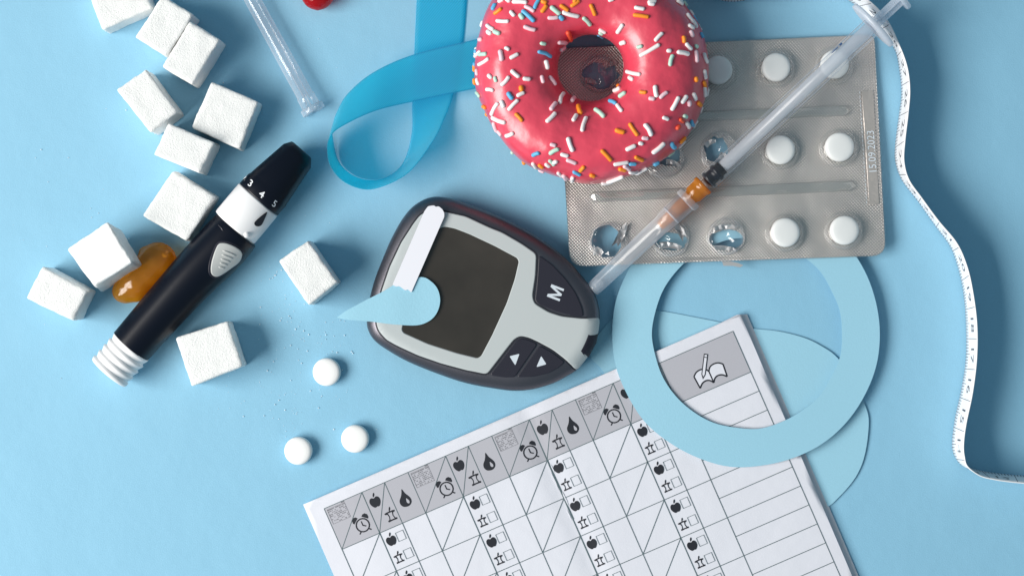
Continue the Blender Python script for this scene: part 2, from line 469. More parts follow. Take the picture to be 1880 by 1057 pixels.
# ------------------------------------------------------------------ table
tb = obj('table_top', [Vector((-1.2, -1.2, 0)), Vector((1.2, -1.2, 0)), Vector((1.2, 1.2, 0)), Vector((-1.2, 1.2, 0))], [(0, 1, 2, 3)], M['table'], origin=Vector((0, 0, 0)))
tb['kind'] = 'structure'

# ------------------------------------------------------------------ cut paper: under-sheet, ring, small drop
def circ_out(cx, cy, r, n, wob, seed):
    rnd = random.Random(seed); a = []
    k = 26; rr = [r + rnd.uniform(-wob, wob) for _ in range(k)]
    pts = [(cx + rr[i] * cos(2 * pi * i / k), cy + rr[i] * sin(2 * pi * i / k)) for i in range(k)]
    return catmull(pts, n)

und = [(1083, 650), (1105, 606), (1145, 572), (1205, 570), (1290, 585), (1377, 602), (1430, 608), (1477, 620), (1510, 636), (1538, 657), (1568, 700), (1588, 743), (1595, 775),
       (1588, 833), (1571, 875), (1540, 912), (1512, 934), (1450, 955), (1360, 950), (1270, 900), (1190, 820), (1140, 740), (1107, 681)]
und = catmull(und, 5)
o = sheet('paper_drop', und, lambda x, y: 2.2 + 2.0 * max(0, (x - 1350) / 250), 1.2, M['paper'], grid=60)
tag(o, 'large pale blue paper drop lying flat beneath the notepad and the paper ring', 'paper cutout')

def ring_z(x, y): return 19.0 + 3.0 * ((x - 1370) / 246) + 2.0 * sin(x / 90.0) * cos(y / 110.0) - 3.0 * max(0.0, (600 - y) / 200)
o = sheet('paper_ring', circ_out(1370, 611, 246, 5, 1.4, 3), ring_z, 1.3, M['paper'], holes=[circ_out(1372, 612, 174.5, 5, 1.3, 8)], grid=26)
tag(o, 'wide pale blue paper ring overlapping the notepad below the blister pack', 'paper ring')

# ------------------------------------------------------------------ notepad
NO = Vector((595.0, 933.0)); E1 = Vector((0.9175, -0.3976)); E2 = Vector((0.4015, 0.9158))
def N(u, v): p = NO + E1 * u + E2 * v; return (p.x, p.y)
FOLD = 410.6
pad = thing('notepad', 'white booklet page printed with a grid of apples, clocks and drops', 'notepad', 1100, 950)
def padz(x, y):
    d = Vector((x, y)) - NO
    det = E1.x * E2.y - E1.y * E2.x
    u = (d.x * E2.y - d.y * E2.x) / det
    s = abs(u - FOLD)
    return 14.0 - 2.4 * math.exp(-(s / 16.0) ** 2) + 0.8 * math.exp(-((s - 50) / 40.0) ** 2) - 5.0 * max(0, (60 - u) / 160.0)
pc = [(556.5, 925), (963, 746), (1360, 577), (1612, 1182), (850, 1560)]
side = [(1361, 577), (1567, 1060), (1700, 1380), (760, 1400), (612, 1060)]
page_out = [(556.5, 925.5)] + [(556.5 + (1359.5 - 556.5) * k / 30, 925.5 + (577 - 925.5) * k / 30 + 1.0 * sin(pi * k / 30)) for k in range(1, 31)]
page_out += [(1359.5 + (1566 - 1359.5) * k / 12 * 1.6, 577 + (1060 - 577) * k / 12 * 1.6) for k in range(1, 13)]
page_out += [(780, 1440)]
for i in range(7):
    dx = 15 - i * 2.2
    lo = [(900, 800), (1352 + dx * 0.35, 577 + 1.0), (1358 + dx * 0.9, 577), (1358 + dx * 0.9 + 1.6 * 206, 577 + 1.6 * 483), (900, 1430)]
    sheet('page', lo, lambda x, y, i=i: 3.0 + i * 1.25, 1.0, M['page2'], pad)
v2, f2 = tri2d(page_out, (), 24)
# extra vertices along the fold keep the crease crisp
top, pad_bvh = sheet('page', page_out, padz, 1.0, M['page'], pad, grid=13, smooth=True, want=True)
hdr = Decal(pad_bvh, 0.5); lin = Decal(pad_bvh, 0.85); ico = Decal(pad_bvh, 0.85); sml = Decal(pad_bvh, 0.6); boxd = Decal(pad_bvh, 0.55)
HH, RH, DW = 81.5, 76.0, 167.5
cA, cB = 75.4, 120.9
def Lp(dec, u0, v0, u1, v1, w=1.2): dec.line(N(u0, v0), N(u1, v1), w, 15)
def hfill(u0, u1):
    n = max(1, int((u1 - u0) / 9))
    for i in range(n):
        a, b = u0 + (u1 - u0) * i / n, u0 + (u1 - u0) * (i + 1) / n
        hdr.poly([N(a, 0), N(b, 0), N(b, HH / 2), N(a, HH / 2)]); hdr.poly([N(a, HH / 2), N(b, HH / 2), N(b, HH), N(a, HH)])
hfill(0, cA + 335.2); hfill(cA + 335.2, 670); hfill(672, 818)
VB = 560
def icon(dec, u, v, pts, s=1.0, holes=(), rot=0.0):
    c, q = cos(rot), sin(rot)
    tr = lambda L: [N(u + s * (x * c - y * q), v + s * (x * q + y * c)) for x, y in L]
    dec.poly(tr(pts), [tr(h) for h in holes])
AP = catmull([(0, -7.5), (5, -10), (10, -7.5), (12, -1), (10, 6), (5.5, 11.5), (2, 11.8), (0, 10.8), (-2, 11.8), (-5.5, 11.5), (-10, 6), (-12, -1), (-10, -7.5), (-5, -10)], 3)
LEAF = catmull([(0, -10), (0.3, -14.5), (3.6, -19), (5, -17), (4, -13.5)], 3)
CORE = [(-12, -8.2), (-6, -9.3), (6, -9.3), (12, -8.2), (10.5, -4.8), (6.6, -4.2), (5.0, 1.5), (6.6, 7.6), (10.5, 8.8), (10, 12.3), (0, 11.6), (-10, 12.3), (-10.5, 8.8), (-6.6, 7.6), (-5.0, 1.5), (-6.6, -4.2), (-10.5, -4.8)]
CIN = [(-4.6, -6.2), (4.6, -6.2), (3.2, 1.5), (4.9, 8.6), (-4.9, 8.6), (-3.2, 1.5)]
DROP = catmull([(0, -19), (4, -9), (9.5, -1), (12, 6), (10.5, 12.5), (5, 17), (-1, 17.5), (-7.5, 15.5), (-11.5, 9.5), (-11, 2), (-6, -5), (-2.5, -12)], 3)
DIN = catmull([(2.8, 0.8), (5.5, 4), (7.6, 8), (6.5, 12), (3.5, 12), (1.6, 9), (1.8, 5)], 3)
def circ(r, n=20, cx=0, cy=0): return [(cx + r * cos(2 * pi * k / n), cy + r * sin(2 * pi * k / n)) for k in range(n)]
def apple(u, v, s): icon(ico, u, v, AP, s, rot=0.0); icon(ico, u, v, LEAF, s)
def core(u, v, s): icon(ico, u, v, CORE, s, [CIN]); icon(ico, u, v, [(-0.8, -7.5), (-0.3, -11.5), (2.5, -17.5), (5, -18), (4.2, -13), (1.3, -10.2), (1.0, -7.5)], s)
def clock(u, v, s):
    icon(ico, u, v, circ(15.5), s, [circ(12.6)])
    for sg in (-1, 1):
        icon(ico, u, v, [(sg * 4.5, -17.8), (sg * 8, -21.5), (sg * 13, -22), (sg * 17.5, -18), (sg * 18, -12), (sg * 16, -8.5)], s)
        icon(ico, u, v, [(sg * 10.5, 11), (sg * 14.5, 15), (sg * 12.5, 16.5), (sg * 8.5, 13)], s)
    icon(ico, u, v, [(-1.1, -9), (1.1, -9), (1.3, -0.5), (6.8, 3.6), (5.4, 5.4), (-1.1, 1)], s)
rnd = random.Random(5)
for d in range(4):
    b = d * DW
    Lp(lin, b, 0, b, VB); Lp(lin, b + cA, 0, b + cA, VB, 1.5); Lp(lin, b + cB, 0, b + cB, VB)
    Lp(lin, b, HH, b + cA, 0); Lp(lin, b + cA, HH, b + cB, 0)
    # tiny month sheet
    sml = Decal(pad_bvh, 0.9)
    icon(sml, b + 21.5, 18.5, [(-17.5, -14.5), (17.5, -14.5), (17.5, 14.5), (-17.5, 14.5)], 1, [[(-17, -14), (17, -14), (17, 14), (-17, 14)]])
    for r in range(9):
        for c in range(11):
            if rnd.random() < (0.92 if r == 0 else 0.62):
                q = b + 6.0 + c * 3.05; w = 1.1 if r else 1.3
                y = 6.0 + r * 3.1
                icon(sml, q, y, [(-w, -0.7), (w, -0.8), (w * 0.8, 0.7), (-w, 0.6)], rnd.uniform(0.7, 1.1))
    icon(sml, b + 36, 1.8, [(-3.5, -1), (3.5, -1), (3.5, 1), (-3.5, 1)], 0.9)
    sml.build('printed_month_sheet', M['print_s'], pad)
    clock(b + 53, 56, 0.86)
    apple(b + 91, 25.5, 0.86); core(b + 107.5, 60, 0.86)
    icon(ico, b + 143, 41, DROP, 0.92, [DIN], rot=0.10)
    for r in range(6):
        v = HH + r * RH
        Lp(lin, b, v + RH, b + cA, v)
        apple(b + cA + 14, v + 21, 0.78); core(b + cA + 14, v + 56, 0.72)
        for vv in (21, 56):
            q = [(-7.5, -8.5), (7.5, -8.5), (7.5, 8.5), (-7.5, 8.5)]
            icon(lin, b + cA + 33.5, v + vv - 1, [(x * 1.05, y * 1.03) for x, y in q], 1, [[(x * 0.93, y * 0.94) for x, y in q]])
for k in range(8):
    v = HH + (k - 1) * RH if k else 0
    Lp(lin, 0, v, FOLD, v); Lp(lin, FOLD, v, 818, v)
    if k: Lp(lin, 671, v + RH / 2, 818, v + RH / 2)
Lp(lin, 671, 0, 671, VB); Lp(lin, 818, 0, 818, VB); Lp(lin, 664, 0, 664, HH, 1.0)
# book and pencil
bu, bv = 748, 51
def P2(L, w=2.4):
    for i in range(len(L) - 1): ico.line(N(bu + L[i][0], bv + L[i][1]), N(bu + L[i + 1][0], bv + L[i + 1][1]), w, 8)
wh = Decal(pad_bvh, 0.7)
PG = catmull([(-29, -3), (-22, -8.5), (-13, -10), (-5, -7.5), (0, -1)], 4, False)
PGb = catmull([(-27, 21), (-20, 14.5), (-12, 12.5), (-5, 15), (0, 21.5)], 4, False)
for sg in (-1, 1):
    L_ = [(x * -sg, y) for x, y in PG]; B_ = [(x * -sg, y) for x, y in PGb]
    icon(wh, bu, bv, L_ + B_[::-1])
    P2(L_, 2.6); P2(B_, 2.8); P2([L_[0], B_[0]], 2.6)
P2([(0, -1), (0, 21.5)], 2.4)
def pencil(dec, w, t0, t1, tip):
    L_ = []
    for t, q in ((tip, 0), (t0, w), (t1, w), (t1, -w), (t0, -w)): L_.append((-16 + 0.51 * t + 0.86 * q, 8 - 0.86 * t + 0.51 * q))
    icon(dec, bu, bv, L_)
pn = Decal(pad_bvh, 1.2); pencil(pn, 3.9, 9, 47, 0)
pw = Decal(pad_bvh, 1.5); pencil(pw, 2.2, 9.5, 40, 5); pencil(pw, 2.2, 41.5, 45.3, 41.6)
# the worn crease
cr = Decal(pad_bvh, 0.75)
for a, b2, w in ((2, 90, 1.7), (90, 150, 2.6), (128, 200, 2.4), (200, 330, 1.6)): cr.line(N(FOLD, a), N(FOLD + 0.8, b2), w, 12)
hdr.build('printed_header', M['print_h'], pad)
for d_, n_, m_ in ((lin, 'printed_grid', 'print_l'), (ico, 'printed_symbols', 'print_b'), 
                   (wh, 'printed_book', 'page'), (pn, 'printed_pencil', 'print_b'), (pw, 'printed_pencil_shaft', 'page'), (cr, 'crease', 'print_l')):
    d_.build(n_, M[m_], pad)
sc_ = Decal(pad_bvh, 1.1)
for u, v, a, b2 in ((-3.0, 122, 1.7, 20), (2.2, 160, 1.4, 16), (3.0, 100, 1.0, 10), (-3.5, 190, 1.2, 12)):
    icon(sc_, FOLD + u, v, [(-a, -b2 * 0.5), (a * 0.3, -b2), (a, b2 * 0.2), (0, b2), (-a * 0.6, b2 * 0.3)])
sc_.build('paper_scuff', M['strip'], pad)

# ------------------------------------------------------------------ blister pack
BT = [(1022, 90), (1605, 64), (1626, 469), (1047, 489)]
def bil(u, v):
    a, b, c, d = BT
    return (a[0] * (1 - u) * (1 - v) + b[0] * u * (1 - v) + c[0] * u * v + d[0] * (1 - u) * v,
            a[1] * (1 - u) * (1 - v) + b[1] * u * (1 - v) + c[1] * u * v + d[1] * (1 - u) * v)
def blz(x, y): return 7.0 + 19.0 * max(0, min(1.1, (y - 66) / 405)) + 1.2 * sin(x / 70) * sin(y / 60)
pack = thing('blister_pack', 'silver foil blister pack of white tablets with several torn empty pockets', 'blister pack', 1330, 280)
def jag(cx, cy, rx, ry, seed, wob=0.18, a0=0, n=18):
    r = random.Random(seed)
    return [(cx + cos(a0 + 2 * pi * i / n) * rx * (1 + r.uniform(-wob, wob)), cy + sin(a0 + 2 * pi * i / n) * ry * (1 + r.uniform(-wob, wob))) for i in range(n)]
torn = [((1117, 443), jag(1113, 443, 28, 31, 1, 0.08)), ((1231, 438), jag(1232, 443, 30, 17, 2, 0.10)), ((1333, 434), jag(1334, 440, 32, 18, 3, 0.08)),
        ((1222, 292), jag(1226, 288, 24, 18, 4, 0.16)), ((1318, 278), jag(1314, 276, 22, 24, 5, 0.16)), ((1100, 135), jag(1103, 138, 32, 24, 6))]
outl = round_poly(BT, [26, 14, 26, 26], 6)
holes = [t[1] for t in torn]
sheet('foil', outl, blz, 1.0, M['foil'], pack, holes=holes, grid=22, smooth=False)
# clear rim of the plastic sheet round the foil
rim = sheet('plastic_rim', inset(outl, -1.6), lambda x, y: blz(x, y) + 1.2, 0.8, M['pocket'], pack, holes=[inset(outl, 1.0)])
def dome(cx, cy, r, h, crush, seed):
    z0 = 1.4; seg = 40; rings = []
    prof = [(r + 2.2, 0), (r, 0.4), (r - 1.2, h * 0.35), (r - 3.0, h * 0.72), (r - 6.0, h * 0.93), (r - 10, h), (r * 0.45, h * 1.02), (r * 0.2, h * 1.03), (0.5, h * 1.03)]
    for pr, pz in prof:
        ring = []
        for k in range(seg):
            a = 2 * pi * k / seg; x, y = cos(a) * pr, sin(a) * pr
            zz = pz; q = 1.0
            if crush:
                nn = noise.noise(Vector((x / 19 + seed * 5.1, y / 19, seed * 2.0))); n2 = noise.noise(Vector((x / 9 + seed, y / 9 + 9, 3.0)))
                zz = pz * (0.88 + 0.32 * nn + 0.04 * n2); q = 1 + 0.06 * nn
                zz = max(0.3 if pz > 0 else 0, zz)
            ring.append(W(cx + x * q, cy + y * q, blz(cx, cy) + z0 + zz))
        rings.append(ring)
    return loft(rings, cap=False)
rows = [(129, 0), (277, 1), (430, 2)]
full = {(0, 2): (1318, 131), (0, 3): (1424, 126), (0, 4): (1531, 121), (1, 3): (1432, 277), (1, 4): (1540, 272), (2, 3): (1441, 428), (2, 4): (1549, 424)}
empt = {(2, 0): (1117, 443), (2, 1): (1231, 438), (2, 2): (1333, 434), (1, 1): (1220, 293), (1, 2): (1320, 278), (0, 0): (1100, 135), (1, 0): (1112, 290), (0, 1): (1210, 132)}
for k, (x, y) in full.items():
    v, f = dome(x, y, 35, 23, False, 1); obj('pocket', v, f, M['pocket'], pack, True)
for i, (k, (x, y)) in enumerate(empt.items()):
    v, f = dome(x, y, 34, 24, True, i + 3)
    obj('pocket', v, f, M['crushed'], pack, True)['label'] = 'empty crushed clear pocket'
# foil shreds in the torn pockets
for i, (x, y, w, h, a) in enumerate([(1140, 432, 7, 26, 0.5), (1098, 462, 10, 9, 0.2), (1231, 451, 22, 7, 0.1), (1250, 425, 7, 18, -0.5), (1333, 456, 24, 5, 0.1), (1333, 417, 24, 6, -0.1),
                                     (1236, 300, 15, 6, 0.3), (1330, 290, 12, 8, 0.6), (1304, 262, 12, 6, -0.5), (1345, 485, 20, 5, 0.12), (1085, 150, 12, 6, 0.3), (1120, 118, 14, 6, -.3)]):
    pts = [(x + cos(a) * u * w - sin(a) * v * h, y + sin(a) * u * w + cos(a) * v * h) for u, v in ((-1, -.6), (-.3, -1), (.5, -.7), (1, -.1), (.7, .8), (0, .6), (-.8, 1))]
    if i == 9: zf = lambda px, py: blz(px, py) - 2.5 - 0.2 * (py - 480)
    else: zf = lambda px, py, x=x, y=y, h=h, i=i: blz(px, py) + 1.0 + 0.35 * abs(py - y) + 0.3 * abs(px - x) + 2.0 * sin(px * 0.5 + i)
    sheet('foil_flap', pts, zf, 0.5, M['foilback'], pack, grid=6)
# raised channels between the rows
def channel(xa, ya, xb, yb, r, seed):
    rings = []; n = 60
    for i in range(n + 1):
        t = i / n; x, y = xa + (xb - xa) * t, ya + (yb - ya) * t
        e = min(1.0, min(t, 1 - t) * 55); e = math.sqrt(max(0.03, 1 - (1 - e) ** 2))
        rr = r * e * (1 + 0.10 * noise.noise(Vector((t * 16, seed, 0))))
        ring = []
        for k in range(9):
            a = pi * k / 8
            h = 13.0 * e * (0.75 + 0.55 * noise.noise(Vector((t * 13, seed * 3.1, cos(a) * 0.8))))
            ring.append(W(x + 0.02 * cos(a), y + cos(a) * rr, blz(x, y) + 1.3 + max(0, sin(a)) ** 0.6 * h))
        rings.append(ring)
    return loft(rings, cap=False, closed=False)
for a in ((1082, 362, 1571, 341, 9.5, 1), (1074, 222, 1561, 203, 9.5, 2)):
    v, f = channel(*a); obj('channel', v, f, M['channel'], pack, True)
# date strip
ds = [(1582, 167), (1603, 166), (1614, 374), (1596, 377)]
sheet('date_strip', round_poly(ds, 3), lambda x, y: blz(x, y) + 2.0, 1.0, M['foil_flat'], pack, grid=9)
v2, f2 = tri2d(outl, (), 30); foil_bvh = bvh_of([W(x, y, blz(x, y) + 2.4) for x, y in v2], f2)
dt = Decal(foil_bvh, 0.5)
put_text(dt, '15.09.2023', 1601, 279, (-1.2, -18.0), (-19.5, 1.2), 0.0)
for k in range(26):
    x0, y0 = 1578 + 13.0 * k / 26, 168 + 209 * k / 26; dt.line((x0, y0), (x0 + 0.3, y0 + 4.5), 1.0)
dt.build('embossed_date', M['print_g'], pack)

def tablet_mesh(px, py, z, r, h, mat_, name='tablet', tilt=0.0):
    prof = [(0.0, 0.02 * r), (0.0, r * 0.55), (0.02, r * 0.75), (0.10, r * 0.90), (0.22, r * 0.985), (0.34, r), (0.66, r), (0.78, r * 0.985), (0.90, r * 0.90), (0.975, r * 0.74), (1.0, r * 0.5), (1.015, r * 0.25), (1.02, 0.02 * r)]
    A = W(px, py, z); B = A + Vector((tilt * h * S, 0, h * S))
    v, f = lathe(A, B, prof, 40)
    return obj(name, v, f, mat_, None, True, closed=True)
lab = {(0, 2): 'white tablet in the top row of the blister, half hidden by the donut rim', (0, 3): 'white tablet in the top blister row, between the donut and the syringe',
       (0, 4): 'white tablet in the top right blister pocket, crossed by the syringe barrel', (1, 3): 'white tablet in the middle blister row, just below the syringe barrel',
       (1, 4): 'white tablet in the middle blister row, beside the printed date', (2, 3): 'white tablet in the bottom blister row, next to the torn empty pocket',
       (2, 4): 'white tablet in the bottom right corner pocket of the blister'}
for k, (x, y) in full.items():
    o = tablet_mesh(x - 0.5, y - 1, blz(x, y) + 1.2, 26.5 if k[0] else 26, 18, M['pill'])
    tag(o, lab[k], 'tablet', 'tablets in the blister pack')
for x, y, l in ((601, 682, 'loose round white tablet on the blue table nearest the glucose meter'), (549, 826, 'loose round white tablet farthest left of the three on the table'),
                (653, 804, 'loose round white tablet nearest the top edge of the notepad')):
    tag(tablet_mesh(x, y, 0.2, 25.6, 21, M['pill']), l, 'tablet', 'loose tablets on the table')

# ------------------------------------------------------------------ donut
DX, DY, DZ = 1084.0, 125.0, 86.0
don = thing('donut', 'pink iced ring donut covered in coloured sprinkles on the blister pack', 'donut', DX, DY, 24)
def torus_pt(th, ph, k=1.0, lump=True):
    # k shrinks the dough inside the icing
    Rm, a, hh = 136.5, 76.0, 78.0
    rr = a * k; c = cos(ph); s = sin(ph)
    if s < 0: hz = hh * 0.86
    else: hz = hh
    r = Rm + rr * (abs(c) ** 0.88) * (1 if c > 0 else -1)
    z = DZ + hz * k * (abs(s) ** 0.92) * (1 if s > 0 else -1)
    x, y = cos(th) * r, sin(th) * r
    if lump:
        q = Vector((x / 95, y / 95, z / 95)); n = noise.noise(q) * 5.0 + noise.noise(q * 2.6 + Vector((7, 1, 2))) * 1.8
        x += n * cos(th) * (c if c > -0.2 else c * 0.4); y += n * sin(th) * (c if c > -0.2 else c * 0.4); z += n * max(0, s)
    out = 1 + 0.022 * sin(2 * th + 0.6) + 0.012 * sin(3 * th + 2)
    if c > 0: x *= 1 + (out - 1) * c; y *= 1 + (out - 1) * c
    return W(DX + x, DY + y, z)
nt_, np_ = 180, 44
iv, ifc = [], []
for i in range(nt_):
    th = 2 * pi * i / nt_
    low = -0.62 + 0.16 * sin(5 * th) + 0.1 * sin(11 * th + 1)
    for j in range(np_ + 1):
        ph = low + (pi - 0.30 - low + 0.25 * sin(3 * th)) * j / np_ if False else low + (pi + 0.9 - low) * j / np_
        iv.append(torus_pt(th, ph))
for i in range(nt_):
    for j in range(np_):
        a, b = i * (np_ + 1) + j, ((i + 1) % nt_) * (np_ + 1) + j
        ifc.append((a, a + 1, b + 1, b))
obj('icing', iv, ifc, M['icing'], don, True, closed=True)
dv, df = [], []
for i in range(120):
    for j in range(28): dv.append(torus_pt(2 * pi * i / 120, 2 * pi * j / 28, 0.90, False))
for i in range(120):
    for j in range(28):
        df.append((i * 28 + j, i * 28 + (j + 1) % 28, ((i + 1) % 120) * 28 + (j + 1) % 28, ((i + 1) % 120) * 28 + j))
obj('dough', dv, df, M['dough'], don, True, closed=True)
ib = bvh_of(iv, ifc)
SP = {(860, 0): """W 490 25 620 30;B 755 10 715 85;P 620 75 700 120;B 590 125 700 225;W 460 135 490 170;G 560 165 580 195;W 315 230 425 235;P 610 295 710 325;G 785 470 820 475;B 760 560 880 610;O 290 150 350 105;W 210 280 265 320;W 215 345 240 365;G 285 345 330 365;P 125 430 145 430;W 405 520 430 535;P 345 560 360 645;W 460 625 525 590;W 80 610 160 545;G 125 590 205 585;W 120 700 215 640;W 470 770 535 825;W 365 915 430 840;W 225 815 245 835;G 290 840 300 875;W 600 850 650 855;P 785 830 800 885;W 830 665 845 730;P 875 835 930 910;W 205 965 265 975;O 70 860 75 900;W 100 860 115 905;G 95 1000 130 1040;O 565 945 570 970;W 535 1030 590 1005;B 430 1010 465 1060;O 795 125 835 70;G 900 85 975 145;P 870 195 955 190;B 990 185 1010 205;W 1025 135 1175 175;O 1000 65 1065 110;O 1115 65 1185 15;O 1320 60 1360 155;G 1245 195 1310 260;R 1070 350 1100 450;P 975 458 1045 460;P 990 540 1025 510;O 800 20 830 30;W 340 20 370 5;W 420 0 440 15;B 70 560 90 540;B 60 680 70 720;B 270 100 290 60;P 95 760 100 800;W 390 -30 440 -60;G 520 -40 580 -70;O 700 -50 760 -30;W 900 -30 1000 -60;P 1100 -40 1140 -70;W 1230 -20 1300 -50;B 1000 -90 1060 -80;W 1300 -110 1380 -100""",
 (1080, 0): """W 510 85 590 100;O 500 165 640 185;W 655 30 710 20;W 660 45 700 50;W 320 345 370 270;W 130 320 180 345;G 130 350 150 360;W 360 465 395 455;G 540 510 575 500;W 570 600 755 490;W 725 435 790 365;G 880 700 905 605;W 860 550 880 550;O 1025 405 1030 450;W 1055 480 1100 530;W 970 565 1070 585;G 1155 500 1165 510;W 425 775 555 805;W 450 840 480 860;B 110 385 175 435;P 310 670 350 760;P 340 625 345 650;O 300 920 330 920;W 290 985 340 960;G 345 1045 395 1010;O 565 995 615 1000;W 720 940 735 1035;P 780 1050 840 1000;W 1240 590 1270 670;W 1245 770 1255 840;O 1240 890 1250 930;W 1245 950 1250 1030;W 1065 165 1120 240;W 1120 230 1155 290;W 1085 280 1125 310;P 1100 350 1115 390;P 1155 560 1165 660;O 1155 850 1160 870;B 1210 370 1225 400;G 1030 35 1090 60;G 1110 110 1150 130;W 960 20 1000 50;W 985 5 1005 40;W 230 5 260 -5;G 420 -40 500 -60;W 600 -50 660 -90;O 760 -60 820 -40;B 300 -90 360 -120;W 100 -80 180 -60;P 520 -140 600 -160;G 840 -120 900 -90""",
 (860, 170): """W 255 230 315 120;W 270 270 390 320;W 360 100 380 150;W 440 180 525 90;O 165 150 200 165;O 175 250 215 240;O 515 235 575 300;W 235 350 300 440;P 280 330 310 410;P 330 420 355 450;W 415 465 480 440;G 465 640 505 660;B 700 670 755 650;O 570 745 635 775;W 700 760 730 800;W 840 770 870 790;G 880 730 920 770;W 920 750 945 740;O 770 780 800 800;P 895 560 930 570;G 885 650 960 610;W 1010 665 1065 680;P 1070 725 1150 755;W 1075 500 1120 620;P 890 180 935 120;W 850 310 930 230;W 985 110 1020 10;P 1115 95 1160 55;O 1180 150 1205 225;W 1130 300 1160 250;W 1225 410 1265 280;O 1205 840 1240 800;B 1140 850 1200 880;O 1325 885 1350 895;W 970 860 1005 890;P 1030 890 1060 930;W 1125 910 1140 970;W 310 490 330 510""",
 (1080, 170): """B 235 95 295 120;W 315 140 360 200;G 80 190 165 260;P 665 65 700 70;W 900 180 965 60;W 1010 100 1050 45;P 1080 100 1085 130;W 1130 20 1150 70;O 1180 110 1205 140;G 1030 250 1050 260;R 990 290 1015 310;R 955 380 975 365;W 1055 330 1080 370;B 1105 310 1125 360;W 810 270 850 285;O 450 345 525 455;O 305 410 375 430;W 615 350 675 450;P 590 490 630 495;W 555 545 575 550;W 420 610 495 575;O 150 630 240 725;O 510 695 580 725;W 285 770 415 750;B 450 765 500 765;P 390 790 440 825;O 340 820 390 830;W 450 855 520 850;W 520 865 620 810;W 155 970 250 955;W 210 955 360 900;O 30 885 60 895;W 700 640 805 550;B 895 550 930 595;B 715 765 745 750;O 990 530 1030 490"""}
def capsule(a, b, r, seg=8, jitter=0.0, rnd=random):
    d = b - a; L = d.length
    if L < 1e-7: d = Vector((1, 0, 0)); L = 1e-6
    u = d / L; rings = []; fa, fb_ = frame(u)
    bend = Vector((rnd.uniform(-1, 1), rnd.uniform(-1, 1), 0)) * L * 0.06 * jitter
    for t, k in ((-r * 0.75, 0.45), (-r * 0.35, 0.88), (0, 1), (L * 0.5, 0.97), (L, 1), (L + r * 0.35, 0.88), (L + r * 0.75, 0.45)):
        c = a + u * t + bend * (1 - abs(2 * t / max(L, 1e-6) - 1))
        rings.append([c + (fa * cos(2 * pi * q / seg) + fb_ * sin(2 * pi * q / seg)) * r * k for q in range(seg)])
    return loft(rings)
rs = random.Random(12)
def sprinkle(x0, y0, x1, y1, c, rr=4.0):
    p0, n0 = hit(ib, x0, y0, 0, 60); p1, n1 = hit(ib, x1, y1, 0, 60)
    d = (p1 - p0)
    mx = (hypot(x1 - x0, y1 - y0) + 3) * S * 1.3
    if d.length > mx: p1 = p0 + d * (mx / d.length); q, n1, _, _ = ib.find_nearest(p1); p1 = q
    r = rr * S * rs.uniform(0.88, 1.1)
    a, b = p0 + n0 * r * 0.38, p1 + n1 * r * 0.38
    v, f = capsule(a, b, r, 8, 1.0, rs)
    obj('sprinkle', v, f, M['spr_' + c], don, True, closed=True)
for (ox, oy), t in SP.items():
    for e in t.split(';'):
        c, a, b, d, g = e.split(); a, b, d, g = (float(q) / 5.872 for q in (a, b, d, g))
        sprinkle(ox + a, oy + b, ox + d, oy + g, c)
# sprinkles crusted round the lower rim and the part of the donut above the frame
for k in range(52):
    th = 2 * pi * (k + rs.random()) / 52
    rr_ = 206 + rs.uniform(-8, 4); x, y = DX + cos(th) * rr_ * 1.0, DY + sin(th) * rr_
    z = rs.uniform(28, 72)
    q, nn, _, _ = ib.find_nearest(W(DX + cos(th) * 222, DY + sin(th) * 222, z))
    tv = nn.cross(Vector((0, 0, 1))).normalized() if rs.random() < 0.7 else (nn.cross(Vector((0, 0, 1))) + Vector((0, 0, rs.uniform(-1, 1)))).normalized()
    L = rs.uniform(4, 13) * S; r = 3.8 * S
    if nn.dot(q - W(DX, DY, z)) < 0: nn = -nn
    v, f = capsule(q + nn * r * .5 - tv * L / 2, q + nn * r * .5 + tv * L / 2, r, 8, 1, rs)
    obj('sprinkle', v, f, M['spr_' + rs.choice('WWWPGBOW')], don, True)
for k in range(34):
    th = rs.uniform(-2.6, -0.55); r0 = rs.uniform(85, 195); x, y = DX + cos(th) * r0, DY + sin(th) * r0
    if y > -12: continue
    a = rs.uniform(0, pi); L = rs.uniform(4, 16)
    sprinkle(x, y, x + cos(a) * L, y + sin(a) * L, rs.choice('WWWPGBOOW'))

# ------------------------------------------------------------------ ribbon
Lr = [(770, -120, 3), (768, -60, 3), (765, 0, 2), (761, 90, 2), (757, 187, 2), (756, 244, 3), (741, 298, 3), (711, 325, 2), (679, 331, 2), (646, 321, 2), (621, 295, 4), (611, 255, 16), (611, 232, 34), (618, 208, 55), (639, 172, 66), (686, 133, 58), (761, 100, 34), (876, 72, 20), (980, 45, 14)]
Rr = [(862, -120, 3), (860, -60, 3), (857, 0, 2), (850, 80, 2), (835, 165, 6), (815, 220, 22), (795, 259, 48), (758, 309, 78), (722, 334, 86), (675, 348, 88), (632, 334, 90), (607, 305, 94), (601, 273, 98), (606, 252, 98), (625, 234, 92), (686, 205, 72), (758, 187, 44), (873, 163, 22), (985, 140, 14)]
Ls, Rs = catmull(Lr, 10, False), catmull(Rr, 10, False)
nn_ = 10; rv, rf, ru = [], [], []; ulen = 0
for i in range(len(Ls)):
    a, b = W(*Ls[i]), W(*Rs[i])
    if i: ulen += ((a + b) / 2 - (W(*Ls[i - 1]) + W(*Rs[i - 1])) / 2).length / (92 * S)
    for j in range(nn_ + 1): rv.append(a.lerp(b, j / nn_)); ru.append((ulen, j / nn_))
for i in range(len(Ls) - 1):
    for j in range(nn_): k = i * (nn_ + 1) + j; rf.append((k, k + 1, k + nn_ + 2, k + nn_ + 1))
o = obj('ribbon', rv, rf, M['ribbon'], None, True, uvs=ru)
